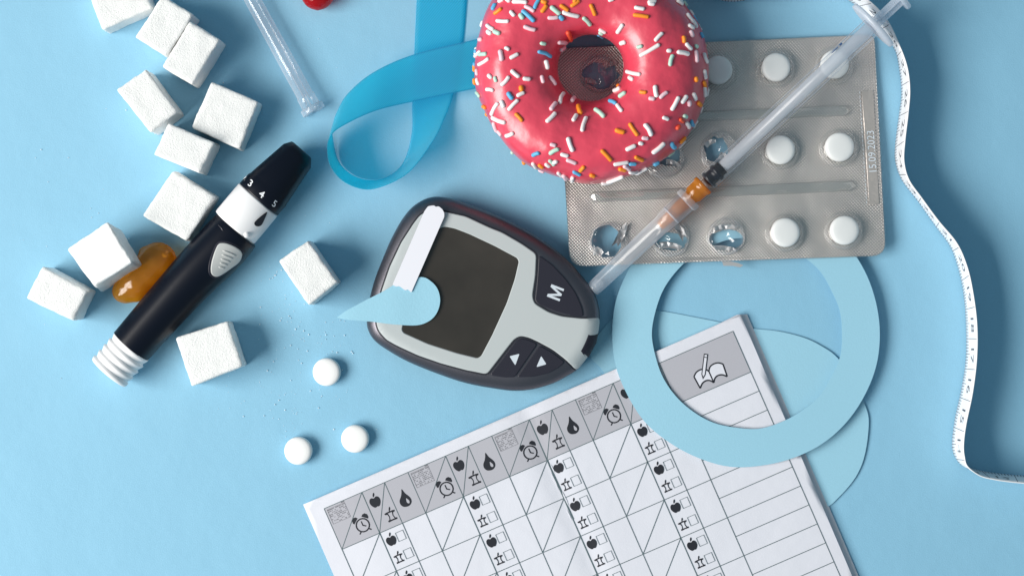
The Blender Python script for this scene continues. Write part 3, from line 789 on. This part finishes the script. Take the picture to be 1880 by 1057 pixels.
tag(o, 'bright blue satin awareness ribbon looped beside the donut', 'ribbon')
sm = o.modifiers.new('thickness', 'SOLIDIFY'); sm.thickness = 0.00016; sm.offset = 0

# ------------------------------------------------------------------ glucose meter
met = thing('glucose_meter', 'black and grey blood glucose meter with a dark blank screen', 'glucose meter', 890, 545)
outer = [(792, 362), (762, 376), (740, 400), (719, 437), (702.6, 475), (688, 513), (679, 546), (674, 578), (675, 603), (688, 625), (714, 644), (750, 664), (804, 686), (858, 703.6), (915, 714),
         (947, 717), (979, 714), (1015, 703.5), (1043, 689), (1060, 678), (1076, 659), (1090, 637), (1098.5, 611), (1101, 588), (1100, 566), (1091, 537), (1069, 507), (1040, 475.6), (1007, 448), (970, 424), (921, 399), (868, 378), (826, 364)]
outer = catmull(outer, 5)
prof = [(0, 14), (5, 8), (12, 3), (24, 0.3), (38, 0), (45, 2), (49.5, 5), (53, 9), (55.8, 13), (57.8, 17), (59.2, 21), (59.9, 24), (60, 26), (60, 27)]
mv, mf = prism(outer, prof)
obj('body', mv, mf, M['black_matt'], met, True, closed=True)
mb = bvh_of(mv, mf)
plate = [(701.5, 534), (716.7, 489.5), (738, 444.6), (761, 409), (773, 394), (790, 387), (816, 389), (854, 397.5), (900, 418.6), (921.5, 427), (958, 448), (984.6, 466.5),
         (982.6, 507), (977, 543), (981, 557), (1007, 573), (1032, 581), (1071, 585), (1099, 583), (1099.5, 592), (1097, 611), (1089, 636), (1075, 658), (1058, 679), (1039, 660), (1015, 641.5), (989, 627.5), (971, 619),
         (955, 616), (944, 622), (932, 637), (894, 686.4), (858, 679), (813, 667), (768, 651.5), (732, 635), (710, 622.7), (696, 607), (691.5, 592), (694, 565)]
plate = round_poly(plate, 7, 3)
scr = [(800, 421), (816, 415), (835, 418.6), (862, 429), (909, 451), (950, 473), (953.5, 480), (946, 512.5), (931, 557), (904, 616), (884, 654), (877, 658), (840, 649), (786, 631.7), (741, 611.5), (737, 605), (744, 575), (766, 507)]
scr = round_poly(scr, 6, 3)
inlay('faceplate', plate, mb, 2.2, M['plate'], met, holes=[inset(scr, -0.5)], grid=7)
# bevelled frame of the window in the faceplate, then the glass below it
top_ = [hit(mb, x, y, 2.2, 60)[0] for x, y in inset(scr, -0.5)]
bot_ = [hit(mb, x, y, 0.3, 60)[0] for x, y in inset(scr, 1.6)]
fs = [(i, (i + 1) % len(scr), len(scr) + (i + 1) % len(scr), len(scr) + i) for i in range(len(scr))]
obj('screen_bezel', top_ + bot_, fs, M['plate'], met)
inlay('screen', inset(scr, 0.6), mb, 1.2, M['screen'], met, grid=0, bev=0.4, deep=1.0)
bm_ = round_poly([(989, 468), (1012.5, 484.5), (1037, 510), (1056.8, 537), (1068.5, 564), (1071.5, 581), (1051.9, 579.5), (1020, 571.5), (988, 558.5), (981.8, 551), (984.5, 532), (987.4, 498)], 6, 3)
bu_ = round_poly([(955, 620.6), (970.8, 623.5), (987, 631), (945, 692), (926.8, 692), (899, 688), (922.6, 658), (946.7, 625.8)], 6, 3)
bd_ = round_poly([(990.5, 633.5), (1014.8, 647), (1037, 664), (1024.8, 674.5), (1007.7, 684), (979.3, 690.6), (949, 692)], 5, 3)
for pts, l in ((bm_, 'dark memory button marked M'), (bu_, 'dark button with the left triangle'), (bd_, 'dark button with the right triangle')):
    inlay('button', pts, mb, 2.6, M['rubber'], met, grid=9)['label'] = l
mk = Decal(mb, 2.9)
MG = [(-13, -11.5), (-13, 11.5), (-8, 11.5), (0, -3.0), (8, 11.5), (13, 11.5), (13, -11.5), (8.6, -11.5), (8.6, 4.5), (2.0, -9.5), (-2.0, -9.5), (-8.6, 4.5), (-8.6, -11.5)]
MG = [(-12, -12.5), (-12, 12.5), (-7, 12.5), (0, -5.0), (7, 12.5), (12, 12.5), (12, -12.5), (7.8, -12.5), (7.8, 4.0), (1.9, -12.0), (-1.9, -12.0), (-7.8, 4.0), (-7.8, -12.5)]
m1_ = Decal(mb, 2.9); m1_.poly([(1019.8 + x * 0.36 - y * 0.93, 537.2 - x * 0.93 - y * 0.36) for x, y in MG]); m1_.build('button_mark', M['print_g'], met)
T = lambda L: [(880 + x / 7.046, 580 + y / 7.046) for x, y in L]
for tri_ in ([(390, 518), (520, 486), (465, 636)], [(800, 515), (868, 622), (738, 658)]):
    mk = Decal(mb, 2.9); mk.poly(round_poly(T(tri_), 2, 2)); mk.build('button_mark', M['print_g'], met)
gv_ = Decal(mb, 1.0)
gl_ = inset(plate, -1.6)
for i in range(len(gl_)):
    a, b = gl_[i], gl_[(i + 1) % len(gl_)]
    if max(a[0], b[0]) < 1085: gv_.line(a, b, 3.0, 6)
gv_.build('seam', M['print_b'], met)
inlay('sensor_window', T([(1405, 240), (1525, 222), (1500, 350), (1400, 540), (1330, 480), (1310, 450), (1370, 330)]), mb, 2.9, M['rubber'], met, grid=4)

# test strip and small paper drop on the meter
def on_meter(off):
    def f(x, y):
        p, n = hit(mb, x, y, 0, None)
        return (60 if p is None else p.z / S) + off
    return f
o = sheet('paper_drop', catmull([(618, 583), (659, 557.5), (701, 536), (735, 517), (773, 508.5), (792, 517), (804, 532), (808, 553), (802, 574), (788, 589), (764, 597), (720, 595), (684, 590.5), (655, 588)], 6)[3:-3] + [(618, 583)],
          lambda x, y: 66.0 - 0.0006 * max(0, 700 - x) ** 2 + 0.4 * sin(x / 14), 1.2, M['paper_drop'], grid=14)
tag(o, 'small pale blue paper drop resting on the glucose meter', 'paper cutout')
st = [(720.5, 522.6), (779, 388), (786, 378.5), (797, 377), (800, 380), (805, 378.5), (812, 384), (815.6, 391), (815.6, 398), (755, 537), (749, 531), (744, 533), (733, 525), (727, 526)]
o = sheet('test_strip', round_poly(st, 2, 2), lambda x, y: 69.0 + 0.012 * (537 - y), 1.8, M['strip'])
tag(o, 'white paper strip with torn ends lying across the meter screen corner', 'paper strip')

# ------------------------------------------------------------------ lancing pen
pen = thing('lancing_pen', 'black lancing pen with white collar, grey button and ribbed white end', 'lancing pen', 370, 480)
PB = Vector((199.0, 684.0)); PU = Vector((0.658, -0.753)); PN = Vector((0.753, 0.658))
def pen_ring(t, l, r, hz, zc, seg=48, pw=2.0):
    out = []
    for k in range(seg):
        a = 2 * pi * k / seg; c, s = cos(a), sin(a)
        c = abs(c) ** (2 / pw) * (1 if c > 0 else -1); s = abs(s) ** (2 / pw) * (1 if s > 0 else -1)
        o_ = (l + r) / 2 + c * (r - l) / 2
        p = PB + PU * t + PN * o_
        q = W(p.x, p.y, 46); out.append(Vector((q.x, q.y, (zc + s * hz) * S)))
    return out
def pen_part(name, st, m, pw=2.0, sub=4):
    st = catmull(st, sub, False) if sub > 1 else st
    v, f = loft([pen_ring(*q, pw=pw) for q in st]); o_ = obj(name, v, f, m, pen, True, closed=True); return o_, bvh_of(v, f)
ribs = []
t = -1.0
ribs.append((t, -34, 34, 34, 42)); ribs.append((t + 0.6, -39, 39, 39, 42)); ribs.append((t + 4, -40.5, 40.5, 40, 42))
for k in range(4):
    b0 = 9 + k * 14
    ribs += [(b0 - 2, -40.5, 40.5, 40.4, 42), (b0, -37.2, 37.2, 37, 42), (b0 + 2, -37.0, 37.0, 37, 42), (b0 + 8, -39.2, 39.2, 39, 42.5)]
ribs += [(64, -41, 40, 40.5, 43), (65, -38, 37, 38, 43)]
pen_part('ribbed_end', ribs, M['white'], sub=1)
_, bodyb = pen_part('barrel', [(64, -39, 37.5, 39, 43), (65, -41.3, 39, 41, 43), (68, -41.4, 39, 41.5, 43), (120, -42.5, 40.5, 43, 44), (196, -43.8, 43.5, 45, 46), (240, -44.3, 46.8, 46, 47), (282, -44.2, 51.2, 47, 47), (315, -43.2, 52.8, 47, 47), (340, -42, 52, 46, 47),
                      (351, -40.6, 50.6, 45, 46.5), (353, -38, 47, 42, 46.5)], M['black'])
_, colb = pen_part('collar', [(352, -41, 41, 41, 47), (353, -45.5, 45.3, 44.5, 47), (356, -46.4, 46, 45.2, 47), (388, -47.2, 45.5, 45.2, 47), (418, -47.6, 44.6, 45, 47), (421, -46.5, 43.5, 44, 47), (421.5, -40, 38, 40, 47)], M['white'], sub=1)
_, capb = pen_part('depth_cap', [(420.5, -42, 40, 41, 47), (421.2, -46.4, 43.4, 44, 47), (424, -46.8, 44, 44.5, 47), (444, -45.8, 43.6, 44, 47), (449, -43.9, 42.5, 43, 47), (455, -43.3, 41.8, 42.6, 47), (528, -33.4, 32.2, 33, 46), (541, -25.5, 21.5, 24, 46), (542, -22, 18, 20, 46)], M['black'], pw=2.35, sub=1)
C7 = lambda x, y: (360 + x / 3.777, 240 + y / 3.777)
nm = Decal(capb, 0.5)
for s_, x, y, w in (('2', 338, 326, 0.55), ('3', 377, 367, 0.85), ('4', 455, 443, 1.0)):
    a, b = C7(x, y); put_text(nm, s_, a, b, (16.5 * w, 12.0 * w), (8.5, -15.5), 0.008)
nm.build('dial_numbers', M['print_w'], pen)
nm = Decal(capb, 0.5); a, b = C7(543, 508); put_text(nm, '5', a, b, (12.5, 10.0), (8.5, -15.5), 0.0); nm.build('dial_number', M['print_g'], pen)
dd = Decal(colb, 1.6); dd.poly(catmull([C7(*q) for q in ((491, 562), (455, 585), (420, 615), (402, 637), (408, 655), (428, 661), (450, 652), (468, 620))], 4)); dd.build('drop_mark', M['print_b'], pen)
nb, nn = hit(colb, *C7(350, 722), 0)
v, f = lathe(nb - nn * 2 * S, nb + nn * 5 * S, [(0, 5.6), (0.6, 5.4), (0.85, 4.3), (1, 2.4), (1.02, 0.1)], 20); obj('pointer_knob', v, f, M['white'], pen, True)
btn = catmull([C7(*q) for q in ((150, 800), (190, 781), (250, 797), (300, 828), (311, 860), (290, 905), (240, 945), (165, 996), (125, 1002), (104, 975), (112, 900))], 4)
rec = inset(btn, -5)
inlay('button_recess', rec, bodyb, 0.6, M['rubber'], pen, grid=7, bev=1.0, deep=1.0)
btno = inlay('release_button', inset(btn, -0.6), bodyb, 3.4, M['greybtn'], pen, grid=6, bev=1.6, deep=4)
for k in range(5):
    q = 0.14 + k * 0.145
    a = Vector(C7(188 - q * 62, 800 + q * 190)); b = Vector(C7(292 - q * 120, 842 + q * 150))
    mm_ = (a + b) / 2; hl = (b - a) * (0.47 - 0.03 * k); a, b = mm_ - hl, mm_ + hl
    pts = [hit(bodyb, a.x + (b.x - a.x) * i / 6, a.y + (b.y - a.y) * i / 6, 3.2, 60)[0] for i in range(7)]
    v, f = tube(pts, [0.6, 1.7, 1.9, 1.9, 1.9, 1.7, 0.6], 8); obj('ridge', v, f, M['greybtn'], btno, True)
nt2 = [C7(*q) for q in ((155, 655), (172, 672), (188, 695))]
pts = [hit(bodyb, x, y, 0.4, 60)[0] for x, y in nt2]; v, f = tube(pts, 0.8, 6); obj('moulded_notch', v, f, M['black_matt'], pen, True)

# ------------------------------------------------------------------ sugar cubes
def cube(top, h, label, bottom=None, zt=None, zb=None, seed=0, rd=0.085):
    zt = zt or [h] * 4
    T4 = [W(x, y, z) for (x, y), z in zip(top, zt)]
    if bottom: B4 = [W(x, y, z) for (x, y), z in zip(bottom, zb)]
    else: B4 = [Vector((p.x, p.y, 0.4 * S)) for p in T4]
    n = 18; vs = []; fs = []; key = {}
    def P(a, b, c):
        q = Vector((a, b, c)); inn = Vector([max(-1 + rd, min(1 - rd, k)) for k in q]); d = q - inn
        if d.length > 1e-9: q = inn + d.normalized() * rd
        u, v, w = (q.x + 1) / 2, (q.y + 1) / 2, (q.z + 1) / 2
        t = T4[0] * (1 - u) * (1 - v) + T4[1] * u * (1 - v) + T4[2] * u * v + T4[3] * (1 - u) * v
        b_ = B4[0] * (1 - u) * (1 - v) + B4[1] * u * (1 - v) + B4[2] * u * v + B4[3] * (1 - u) * v
        p = b_.lerp(t, w)
        cen = (sum(T4, Vector()) + sum(B4, Vector())) / 8
        nr = (p - cen).normalized()
        e = sorted([abs(q.x), abs(q.y), abs(q.z)])[1]      # near an edge
        amp = 0.5 + 1.6 * max(0, (e - 0.82) / 0.18)
        pp = p / S
        k = n3(pp, 1 / 6.0, seed) * amp * 0.75 + n3(pp, 1 / 22.0, seed + 3) * 1.3 - max(0, n3(pp, 1 / 9.0, seed + 7)) * 3.0 * max(0, (e - 0.85) / 0.15)
        return p + nr * k * S
    g = [-1 + 2 * i / n for i in range(n + 1)]
    g = [math.copysign(abs(x) ** 0.75, x) for x in g]
    def V(a, b, c):
        k = (round(a, 5), round(b, 5), round(c, 5))
        if k not in key: key[k] = len(vs); vs.append(P(a, b, c))
        return key[k]
    for i in range(n):
        for j in range(n):
            a, b, c, d = g[i], g[i + 1], g[j], g[j + 1]
            for sgn in (-1, 1):
                for q in ([(a, c, sgn), (b, c, sgn), (b, d, sgn), (a, d, sgn)], [(sgn, a, c), (sgn, b, c), (sgn, b, d), (sgn, a, d)], [(a, sgn, c), (b, sgn, c), (b, sgn, d), (a, sgn, d)]):
                    ids = [V(*k) for k in q]; fs.append(tuple(ids))
    cen = sum(vs, Vector()) / len(vs); ff = []
    for f_ in fs:
        p = [vs[i] for i in f_]; nrm = (p[1] - p[0]).cross(p[2] - p[0])
        ff.append(f_ if nrm.dot((p[0] + p[2]) / 2 - cen) > 0 else tuple(reversed(f_)))
    o_ = obj('sugar_cube', vs, ff, M['sugar'], None, True)
    return tag(o_, label, 'sugar cube', 'sugar cubes scattered on the table')
cube([(155, -30), (246, -70), (280, 15), (188, 56)], 66, 'sugar cube cut off by the top edge of the photo, farthest up', seed=1)
cube([(248, 68), (298, -8), (355, 27), (305, 104)], 88, 'upper sugar cube of the touching pair at the top', seed=2)
cube([(297, 123), (348, 39), (404, 73), (353, 156)], 92, 'lower sugar cube of the touching pair at the top', seed=3)
cube([(213, 165), (268, 127), (326, 205), (277, 244)], 90, 'narrow sugar cube on the left of the upper cluster, touching no edge', seed=4)
cube([(388, 150), (475, 187), (440, 275), (351, 234)], 68, 'square sugar cube above the tip of the lancing pen', seed=5)
cube([(309, 226), (394, 262), (367, 318), (282, 284)], 90, 'sugar cube whose corner meets the square cube above the pen', seed=6)
cube([(318, 313), (395, 360), (343, 443), (261, 396)], 68, 'square sugar cube half tucked against the black pen barrel', seed=7)
cube([(122, 457), (197, 406), (243, 481), (173, 526)], 100, 'large tilted sugar cube leaning on the orange gummy', seed=8,
     bottom=[(140, 462), (222, 420), (264, 488), (187, 538)], zt=[84, 118, 122, 92], zb=[2, 34, 42, 6], rd=0.11)
cube([(78, 489), (161, 534), (134, 589), (47, 547)], 88, 'sugar cube farthest to the left', seed=9)
cube([(566, 441), (620, 518), (567, 561), (511, 479)], 90, 'lone sugar cube between the pen and the glucose meter', seed=10)
cube([(418, 589), (446, 672), (352, 709), (322, 620)], 68, 'square sugar cube below the pen, nearest the loose tablets', seed=11)

# spilled grains
rg = random.Random(77); gv, gf = [], []
spots = [(505, 590, 55, 22), (570, 620, 60, 26), (500, 505, 25, 10), (520, 700, 70, 22), (90, 300, 70, 5), (200, 230, 60, 4), (240, 440, 30, 6), (410, 720, 60, 12), (530, 760, 60, 22), (620, 740, 60, 12), (430, 150, 60, 3),
         (560, 380, 40, 5), (930, 420, 60, 2), (710, 790, 60, 3), (610, 640, 50, 16), (540, 540, 60, 14), (170, 380, 50, 5), (90, 640, 80, 3), (600, 500, 20, 4), (230, 640, 50, 4), (60, 430, 50, 3), (840, 15, 6, 2), (600, 90, 60, 2)]
for x, y, sp, k in spots:
    for _ in range(k):
        px, py = rg.gauss(x, sp * 0.5), rg.gauss(y, sp * 0.5); r = rg.choice([0.7, 0.8, 1.0, 1.2, 1.7]) * 0.78
        c = W(px, py, r); b = len(gv); R = Matrix.Rotation(rg.uniform(0, pi), 3, 'Z') @ Matrix.Rotation(rg.uniform(0, pi), 3, 'X')
        for q in ((1, 0, 0), (-1, 0, 0), (0, 1, 0), (0, -1, 0), (0, 0, 1), (0, 0, -1)): gv.append(c + R @ Vector(q) * r * S * rg.uniform(0.8, 1.25))
        for t in ((0, 2, 4), (2, 1, 4), (1, 3, 4), (3, 0, 4), (2, 0, 5), (1, 2, 5), (3, 1, 5), (0, 3, 5)): gf.append(tuple(b + i for i in t))
o = obj('sugar_grains', gv, gf, M['grain'], None, False, origin=Vector((0, 0, 0)), closed=True)
o['kind'] = 'stuff'; o['label'] = 'loose sugar grains sprinkled over the blue table'; o['category'] = 'sugar grains'

# ------------------------------------------------------------------ gummies
def blob(name, balls, m, label, vox=0.0007):
    vs, fs = [], []
    for (x, y, z, rx, ry, rz, a) in balls:
        c = W(x, y, z); b = len(vs); nu, nv = 20, 12
        ca, sa = cos(a), sin(a)
        for i in range(nv + 1):
            for j in range(nu):
                th, ph = 2 * pi * j / nu, pi * i / nv
                q = Vector((sin(ph) * cos(th) * rx, sin(ph) * sin(th) * ry, cos(ph) * rz))
                vs.append(c + Vector((q.x * ca - q.y * sa, q.x * sa + q.y * ca, q.z)) * S)
        for i in range(nv):
            for j in range(nu): fs.append((b + i * nu + j, b + (i + 1) * nu + j, b + (i + 1) * nu + (j + 1) % nu, b + i * nu + (j + 1) % nu))
    for v in vs: v.z = max(v.z, 0.3 * S)
    o_ = obj(name, vs, fs, m, None, True)
    r = o_.modifiers.new('merge', 'REMESH'); r.mode = 'VOXEL'; r.voxel_size = vox; r.use_smooth_shade = True
    s_ = o_.modifiers.new('soften', 'SMOOTH'); s_.iterations = 26; s_.factor = 0.6
    return tag(o_, label, 'gummy candy')
blob('gummy_bear', [(290, 477, 26, 35, 34, 27, 0), (264, 462, 20, 11, 11, 14, 0), (318, 480, 22, 10, 10, 14, 0), (286, 484, 40, 15, 12, 14, 0.8), (272, 497, 26, 30, 33, 26, 0.8), (252, 515, 26, 36, 32, 27, 0.75),
                    (234, 531, 22, 31, 26, 22, 0.5), (270, 505, 42, 9, 15, 11, 0.9), (244, 520, 42, 12, 8, 9, 0.8), (219, 533, 26, 13, 13, 14, 0.5), (252, 546, 26, 13, 11, 12, 0.5)],
     M['gum_o'], 'orange translucent gummy bear wedged between a sugar cube and the black pen')
blob('gummy_drop', [(583, -17, 24, 34, 38, 28, 0), (560, -60, 22, 26, 30, 22, 0), (600, -62, 24, 26, 30, 24, 0)], M['gum_r'], 'glossy red gummy peeking in at the top edge between needle cap and ribbon')

# ------------------------------------------------------------------ loose needle cap
cap = thing('needle_cap', 'empty frosted clear needle cap lying alone near the sugar cubes', 'needle cap', 515, 110)
A, B = W(456, -14, 16), W(577, 206, 16)
def cap_shell(A, B, parent, m, r0=14.5, r1=18.5, fl=24):
    v, f = lathe(A, B, [(0.0, 0.1), (0.0, r0 * 0.75), (0.006, r0 * 0.95), (0.02, r0), (0.60, r0 + (r1 - r0) * 0.45), (0.605, r0 + (r1 - r0) * 0.6), (0.86, r1 - 0.7), (0.865, r1 + 0.6), (0.955, r1 + 1.0)], 36)
    o_ = obj('tube', v, f, m, parent, True)
    v, f = lathe(A, B, [(0.955, r1 - 1), (0.952, r1 + 1), (0.955, fl), (0.995, fl), (1.0, fl - 1), (1.0, r1 - 2), (0.96, r1 - 2)], 36)
    return obj('collar', v, f[:-2], m, parent, True)
cap_shell(A, B, cap, M['frost_clear'], 14.5, 16.3, 22.0)
# inner ribs of the cap
for off, t0, t1, r in ((-5.5, 0.30, 0.90, 1.0), (3.5, 0.36, 0.93, 0.8), (-1, 0.86, 0.95, 1.2)):
    d = (B - A); nrm = d.cross(Vector((0, 0, 1))).normalized()
    v, f = tube([A + d * t0 + nrm * off * S + Vector((0, 0, 11 * S)), A + d * t1 + nrm * off * S + Vector((0, 0, 12 * S))], r, 6); obj('inner_rib', v, f, M['rod'], cap, True)

# ------------------------------------------------------------------ syringe
syr = thing('syringe', 'clear thin syringe with orange needle hub and capped needle across the blister', 'syringe', 1370, 265)
U = Vector((0.7285, -0.685))
def Z(t): return 34 + 0.085 * t
def SY(t, off=0.0): p = Vector((1087.0, 532.0)) + U * t; return W(p.x, p.y, Z(t))
def turn(name, prof, m, parent=syr, seg=32):
    d0, d1 = prof[0][0], prof[-1][0]
    rings = []
    ax = (SY(800) - SY(0)).normalized(); a, b = frame(ax)
    for t, r in prof:
        c = SY(t); r = max(r, 0.05) * S
        rings.append([c + a * cos(k * 2 * pi / seg) * r + b * sin(k * 2 * pi / seg) * r for k in range(seg)])
    v, f = loft(rings); return obj(name, v, f, m, parent, True, closed=True)
shell = turn('needle_shield', [(0, 0.1), (0, 11), (1.5, 13.2), (5, 13.8), (180, 17.0), (181, 18.2), (200, 18.8), (236, 19.6)], M['frost'])
turn('shield_collar', [(236, 19), (235, 21), (236.5, 23), (246, 23.2), (248, 22), (248, 19)], M['frost'], shell)
turn('shield_step', [(198, 19.0), (199, 19.8), (201, 19.8), (202, 19.0)], M['rod'], shell)
turn('shield_tip', [(3, 0.1), (3, 9), (20, 9.5), (24, 3), (24, .1)], M['frost'], shell)
hub = turn('needle_hub', [(170, 3), (171, 8), (182, 9.5), (230, 12.5), (250, 13.5), (254, 17.0), (266, 17.2), (274, 17.6), (275, 19.5), (281, 19.8), (282, 17), (282, 9)], M['orange'])
turn('needle_seat', [(164, 3), (165, 5), (173, 5.4), (176, 4), (176, .1)], M['white'], hub)
turn('needle', [(80, 0.3), (84, 0.9), (168, 1.0)], M['steel'], hub, 8)
bar = turn('barrel', [(278, 7), (280, 8.5), (290, 9), (291, 16.4), (294, 17.4), (500, 17.4), (706, 17.8)], M['barrel'], seg=40)
turn('plunger_seal', [(287, 0.1), (287, 5), (290, 12), (291, 16.2), (294, 16.8), (297, 16.2), (298, 13.6), (310, 13.6), (311, 16.2), (316, 16.8), (318, 15.6), (319, 13), (328, 13), (329, 9)], M['black'])
# cross shaped rod
d = SY(800) - SY(0); ax = d.normalized(); a_, b_ = frame(ax)
def blade(t0, t1, w, th, dirv, other):
    p = [SY(t0), SY(t1)]; vs = []
    for c in p:
        for s1, s2 in ((-1, -1), (1, -1), (1, 1), (-1, 1)): vs.append(c + dirv * s1 * w * S + other * s2 * th * S)
    return vs, [(0, 1, 5, 4), (1, 2, 6, 5), (2, 3, 7, 6), (3, 0, 4, 7), (3, 2, 1, 0), (4, 5, 6, 7)]
turn('plunger_rod', [(328, 3), (329, 11.2), (702, 11.8), (703, 11.8)], M['rod'], seg=12)
for dv_, ov_ in ((a_, b_), (b_, a_)):
    v, f = blade(704, 776, 10.5, 1.3, dv_, ov_); obj('plunger_blade', v, f, M['rod'], syr)
turn('thumb_rest', [(774, 3), (774, 21), (776, 23), (781, 23), (783, 21), (783, 3)], M['rod'])
# finger flange: an oval plate
rings = []
for t, k in ((703, 0.9), (704, 1.0), (712, 1.0), (713, 0.93)):
    c = SY(t); rings.append([c + a_ * cos(q * 2 * pi / 48) * 50 * k * S + b_ * sin(q * 2 * pi / 48) * 38 * k * S for q in range(48)])
v, f = loft(rings); obj('finger_flange', v, f, M['flange'], syr, True, closed=True)
# scale printed on the barrel
sb_v = []; bvv, bff = [], []
for t in range(316, 690, 3): pass
ring_pts = [(291, 17.5), (700, 17.9)]
rr = []
for t, r in ring_pts: rr.append([SY(t) + a_ * cos(k * 2 * pi / 40) * r * S + b_ * sin(k * 2 * pi / 40) * r * S for k in range(40)])
bvv, bff = loft(rr); barb = bvh_of(bvv, bff)
sd = Decal(barb, 0.3)
def sq(t, o): p = Vector((1087.0, 532.0)) + U * t + Vector((0.685, 0.7285)) * o; return (p.x, p.y)
sd.line(sq(618, -14.8), sq(634, -14.8), 1.6, 20); sd.line(sq(638, -15), sq(644, -15), 3.2, 20)
sd.build('scale_marks', M['blueink'], bar)

# ------------------------------------------------------------------ measuring tape
TB = [(1225, -60), (1265, -32), (1305, -6), (1345, 3), (1388, -6), (1440, -30), (1505, -28), (1563, 4), (1606, 45), (1641.5, 88), (1652, 131), (1655.4, 174), (1650, 218), (1643.7, 270), (1645, 300), (1656.7, 331), (1687, 371), (1717.5, 414),
      (1745, 452), (1759.8, 492.5), (1769.7, 539), (1774, 592), (1774, 656), (1765.6, 714), (1754, 767), (1748.5, 813), (1753, 836), (1765, 852), (1785, 860), (1812, 866), (1845, 870), (1885, 874), (1940, 882), (2010, 892)]
TT = [(1225, -75), (1267, -45), (1305, -17), (1345, -8), (1392, -18), (1448, -44), (1520, -40), (1590, -2), (1627, 35), (1649, 78), (1665.4, 122), (1670.7, 165.4), (1667.6, 209), (1662, 257), (1660, 296), (1669, 330), (1692, 363), (1723, 405),
      (1756, 445), (1774, 484), (1785, 528), (1793.6, 592), (1793.6, 656), (1786, 720), (1774, 778), (1769.5, 815), (1771, 838), (1777, 856), (1800, 873), (1828, 880), (1855, 884), (1890, 888), (1945, 898), (2012, 908)]
TZ = 76
Bs, Ts = catmull(TB, 14, False), catmull(TT, 14, False)
tp = thing('measuring_tape', 'white measuring tape standing on edge in a wavy line at the right', 'measuring tape', 1650, 250)
def tpt(i, v):   # i float index
    i = max(0, min(len(Bs) - 1.001, i)); k = int(i); f = i - k
    b0, b1 = W(*Bs[k], 0.6), W(*Bs[k + 1], 0.6); t0, t1 = W(*Ts[k], TZ), W(*Ts[k + 1], TZ)
    return b0.lerp(b1, f).lerp(t0.lerp(t1, f), v)
def tnorm(i):
    e = tpt(i + 0.5, 0.5) - tpt(i - 0.5, 0.5); w = tpt(i, 1) - tpt(i, 0); return e.cross(w).normalized()
vs, fs = [], []
th_ = 0.9 * S
for i in range(len(Bs)):
    n_ = tnorm(i)
    for k in range(5): vs.append(tpt(i, k / 4) + n_ * th_)
    for k in range(5): vs.append(tpt(i, k / 4) - n_ * th_)
for i in range(len(Bs) - 1):
    a, b = i * 10, (i + 1) * 10
    for k in range(4): fs.append((a + k, b + k, b + k + 1, a + k + 1)); fs.append((a + 5 + k, a + 6 + k, b + 6 + k, b + 5 + k))
    fs.append((a, a + 5, b + 5, b)); fs.append((a + 4, b + 4, b + 9, a + 9))
obj('tape_band', vs, fs, M['tape'], tp, True)
# arc length table
cum = [0.0]
for i in range(1, len(Bs)): cum.append(cum[-1] + (tpt(i, 0.5) - tpt(i - 1, 0.5)).length / S)
def at(s):
    lo = 0
    import bisect
    k = min(len(cum) - 2, max(0, bisect.bisect_right(cum, s) - 1)); return k + (s - cum[k]) / max(1e-6, cum[k + 1] - cum[k])
tv, tf = [], []
def quad(s0, s1, v0, v1, side):
    b = len(tv)
    for s_, v_ in ((s0, v0), (s1, v0), (s1, v1), (s0, v1)):
        i = at(s_); tv.append(tpt(i, v_) + tnorm(i) * side * (th_ + 0.12 * S))
    tf.append((b, b + 1, b + 2, b + 3))
total = cum[-1]; CM = 55.5
def tape_text(txt, s, side):
    v, f = text2d(txt, 0.0); b = len(tv)
    for x, y in v:
        i = at(s + x * 34 * (1)); vv = 0.60 + y * 0.40
        tv.append(tpt(i, vv) + tnorm(i) * side * (th_ + 0.12 * S))
    for t in f: tf.append(tuple(b + k for k in t))
s = 8.0; num = 36
while s < total - 5:
    for side in (1, -1):
        quad(s - 0.6, s + 0.6, 0.02, 0.98, side)
        for k in range(1, 10): quad(s + k * CM / 10 - 0.55, s + k * CM / 10 + 0.55, 0.0, 0.36 if k == 5 else 0.24, side)
        tape_text(str(num), s + CM * 0.5, side)
    s += CM; num -= 1
obj('tape_scale', tv, tf, M['tapeink'], tp)
